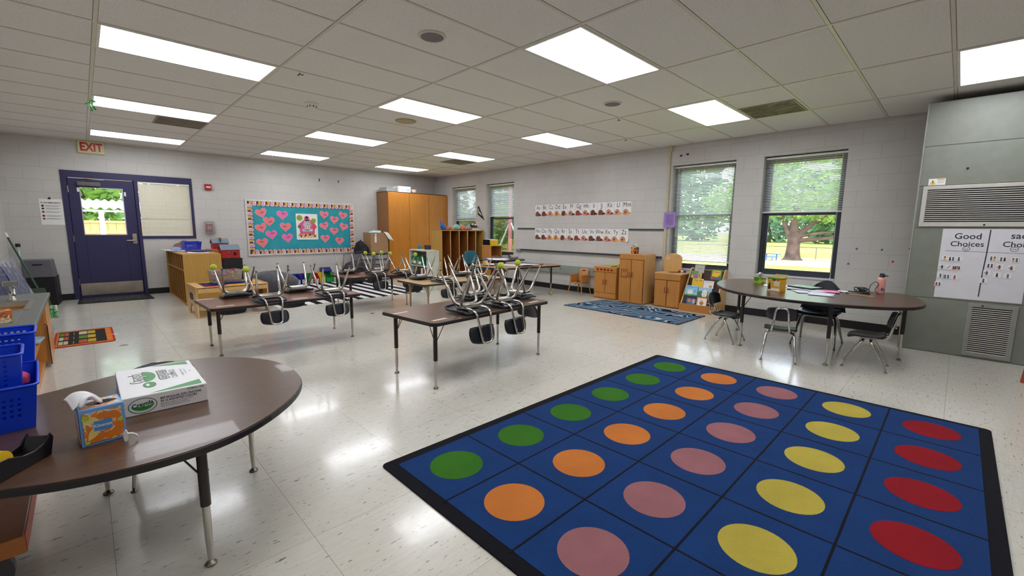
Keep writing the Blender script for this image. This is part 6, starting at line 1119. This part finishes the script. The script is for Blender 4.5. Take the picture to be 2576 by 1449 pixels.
# ---------------------------------------------------------------- outdoors
GZ=-.15
def ground(nm,x0,y0,x1,y1,z,c1,c2,sc_,lab=None,cat=None):
    N=NT(nm); f=N.noise(N.pos(),sc_,5.,.65); N.set(col=N.ramp(f,[(.3,c1),(.7,c2)]),rough=.95,spec=.1); return B().box(x0,y0,z-.1,x1,y1,z).build(nm,N.m,kind='structure')
ground('ground_lawn',-70,-90,230,160,GZ,'6f8a3a','a3b05c',.35)
N=NT('bare_dirt'); N.set(col=N.ramp(N.noise(N.pos(),.5,4.),[(.3,'b59a78'),(.7,'c7b390')]),rough=.95)
B().prism(spline([(21.5,14),(21,9),(21.5,4),(22,-3),(27,-5),(28.5,3),(28,9),(27,15)],4),GZ,GZ+.01,'z').build('ground_dirt',N.m,kind='structure')
ground('ground_patio',-6,WY+.2,7.6,16.5,GZ+.03,'b9b2a8','cfc9c0',1.)
M_bark=mat('bark','5c4b45',.9,var=.35,scale=3,bump=.8,bscale=14); 
def leafmat(nm,c1,c2):
    N=NT(nm); f=N.noise(N.pos(),.9,3.); N.set(col=N.ramp(f,[(.3,c1),(.7,c2)]),rough=.6); d=N.n('ShaderNodeBsdfTranslucent',{'Color':lin(c2)}); m=N.n('ShaderNodeMixShader',{0:.35}); N.t.links.new(N.b.outputs[0],m.inputs[1]); N.t.links.new(d.outputs[0],m.inputs[2]); N.t.links.new(m.outputs[0],N.out.inputs[0]); return N.m
L1=leafmat('leaves_light','557f34','8fb458'); L2=leafmat('leaves_deep','35603a','5f8a56'); L3=leafmat('leaves_blue','476f5c','7ba287')
def tree(lab,x,y,h,cr,trunk,blobs,n,m,ls,seed,cat='tree',nm='broadleaf_tree'):
    t=thing(nm,lab,cat,(x,y,GZ)); r=random.Random(seed)
    if trunk: B().tube(spline(trunk,4,closed=False),[trunk[0][3]]*0 or [q[3] for q in spline(trunk,4,closed=False)],14).build('trunk',M_bark,t) if 0 else None
    if trunk:
        b=B()
        for br in trunk: sp=spline(br,4,closed=False); b.tube([q[:3] for q in sp],[q[3] for q in sp],14)
        b.build('trunk',M_bark,t)
    b=B()
    tot=sum(q[3]*q[4] for q in blobs)
    for (cx,cy,cz,rx,rz_) in blobs:
        for _ in range(int(n*rx*rz_/tot)):
            d=Vector((r.gauss(0,1),r.gauss(0,1),r.gauss(0,1))).normalized(); k=r.uniform(.55,1.05)
            p=Vector((cx+d.x*rx*k,cy+d.y*rx*k,cz+d.z*rz_*k)); a=Vector((r.gauss(0,1),r.gauss(0,1),r.gauss(0,.6))).normalized(); c=a.cross(Vector((r.gauss(0,1),r.gauss(0,1),r.gauss(0,1)))).normalized(); s=ls*r.uniform(.6,1.3)
            b.add([p-a*s,p-c*s*.5,p+a*s,p+c*s*.5],[(0,1,2,3)])
    b.build('foliage',m,t); return t
tree('big forked oak on the lawn with a blue bench at its foot',25.8,5.9,6,3,
 [[(0,0,0,.50),(0,0,.16,.36),(0,0,.65,.29),(0,0,1.15,.28),(0,.05,1.6,.19),(0,.05,2.3,.14),(0,.1,3.4,.10)],[(0,.05,.95,.18),(0,.28,1.4,.14),(0,.5,1.9,.10),(0,.9,2.6,.07)],[(0,-.05,.95,.2),(.05,-.32,1.42,.15),(.05,-.7,1.8,.10),(.1,-1.3,2.3,.06)],[(0,-.2,1.0,.11),(.15,-1.2,1.12,.08),(.2,-2.2,1.25,.055),(.3,-3.2,1.5,.03)],[(0,-.2,1.2,.09),(-.1,-1.1,1.38,.06),(-.05,-2.2,1.5,.04)]],
 [(0,0,3.9,3.2,1.9),(0,1.8,2.9,1.7,.95),(0,-1.9,2.75,2.0,.95),(.6,-3.4,2.7,1.6,.9),(.5,3.2,3.1,1.6,1.0)],9000,L1,.11,1)
r=random.Random(77)
TL=[(78,-20),(76,-9),(80,1),(77,12),(80,22),(76,32),(69,41),(61,49),(52,56),(43,61),(31,66),(92,-15),(93,-4),(94,7),(93,17),(95,29),(92,46),(20,78)]
for i,(x,y) in enumerate([(a*.82,c*.82) for a,c in TL]):
    tree('tree %s in the wooded edge beyond the lawn'%('of the tall row' if i<7 else 'of the far left group'),x,y,12,5,[[(0,0,0,.4),(0,0,4,.3)]],[(0,0,6.5,3.9,6.2),(0,0,2.6,3.9,2.8),(0,.3,9,3.2,3.5)],1500,(L2,L3,L2)[i%3],.55,i+5,nm='background_tree')['group']='trees along the wooded edge'
# chain-link fence
t=thing('field_fence','low wire field fence with thin posts crossing the lawn','fence',(30,3,GZ)); b=B()
for i in range(12): b.cyl((27.4,-12.8+i*3.6,GZ),(27.4,-12.8+i*3.6,GZ+.62),.022,n=6)
b.build('post',mat('fence_metal','8c7f76',.5,.5),t,True); B().cyl((27.4,-13,GZ+.62),(27.4,28,GZ+.62),.02,n=6).build('top_rail',MATS['fence_metal'],t,True)
t=thing('park_bench','bright blue bench under the big oak','bench',(24.6,6.3,GZ)); m=mat('bench_blue','2f63c8',.4); B().box(24.3,6.25,GZ+.17,24.6,7.25,GZ+.20).build('seat',m,t,True); B().box(24.75,6.2,GZ+.30,25.0,7.0,GZ+.33).build('tabletop',m,t,True); B().box(24.3,6.4,GZ,24.33,6.43,GZ+.17).box(24.85,6.35,GZ,24.89,6.39,GZ+.30).box(24.3,7.1,GZ,24.33,7.13,GZ+.17).box(24.85,6.8,GZ,24.89,6.84,GZ+.30).build('frame',m,t,True)
# swing set outside the far windows
t=thing('swing_set','playground swing frame with a red post and white braces outside the far window','swing set',(16,16.5,GZ)); mr=mat('swing_red','c9808c',.4); mw=mat('swing_white','dfe2e6',.4)
B().cyl((16,16.5,GZ),(16,16.5,3.4),.10).build('post',mr,t,True); B().cyl((16,16.5,1.7),(16,17.6,GZ),.04).cyl((16,16.5,1.7),(16,15.4,GZ),.04).cyl((16,16.5,3.2),(16,24,3.2),.05).build('brace',mw,t,True); 
for y in (18.2,19.0): B().cyl((16,y,.3),(16,y,3.2),.012,n=6).build('chain',mw,t,True)
for i,y in enumerate(range(14,34,2)):
    t=thing('hedge_bush','dark shrub in the hedge behind the swing set','shrub',(21,y*1.15+2,GZ),group='hedge behind the swing set'); b=B(); rr=random.Random(i)
    for _ in range(1300):
        d=Vector((rr.gauss(0,1),rr.gauss(0,1),rr.gauss(0,1))).normalized()*rr.uniform(.6,1.05); p=Vector((d.x*1.2,d.y*1.02,1.5+d.z*1.7)); a=Vector((rr.gauss(0,1),rr.gauss(0,1),rr.gauss(0,1))).normalized(); c=a.orthogonal().normalized(); s=.13; b.add([p-a*s,p-c*s*.6,p+a*s,p+c*s*.6],[(0,1,2,3)])
    b.build('foliage',L2 if i%2 else L1,t)
# covered walkway outside the door
t=thing('covered_walkway','white corrugated walkway canopy on a post outside the navy door','canopy',(.3,14,GZ)); M_can=mat('canopy_white','d6d4e2',.4)
B().grid(lambda u,v:(-4+9*u,14.0+2.2*v,1.68+.27*v+.028*math.sin(u*9*2*PI*6.5)),360,2).build('corrugated_roof',M_can,t,True,solid=.01); B().box(-4,14.02,1.60,5,14.08,1.64).build('fascia',M_can,t,True); B().box(.305,14.02,GZ+.03,.395,14.10,1.60).box(-3,14.02,GZ+.03,-2.9,14.1,1.60).build('post',M_can,t,True)
t=thing('wooden_fence','honey-coloured board fence behind the walkway','fence',(0,19,GZ)); b=B()
for i in range(80): b.box(-8+i*.2,19,GZ,-8+i*.2+.19,19.03,1.40)
b.build('boards',wood('fence_wood','c79a5a','dcb274',.6),t,True); B().box(-8,18.96,1.02,8,19.0,1.12).box(-8,18.96,1.36,8,19.04,1.43).build('rail',MATS['fence_wood'],t,True)
for i,x in enumerate((-7,-3.5,0,3.5,7)): tree('leafy tree behind the board fence outside the door',x,25+i%2*2,8,4,[[(0,0,0,.3),(0,0,3,.2)]],[(0,0,3.6,1.75,3.2),(.3,0,2.0,1.6,1.8)],1600,(L1,L2)[i%2],.24,40+i,nm='background_tree')['group']='trees behind the board fence'
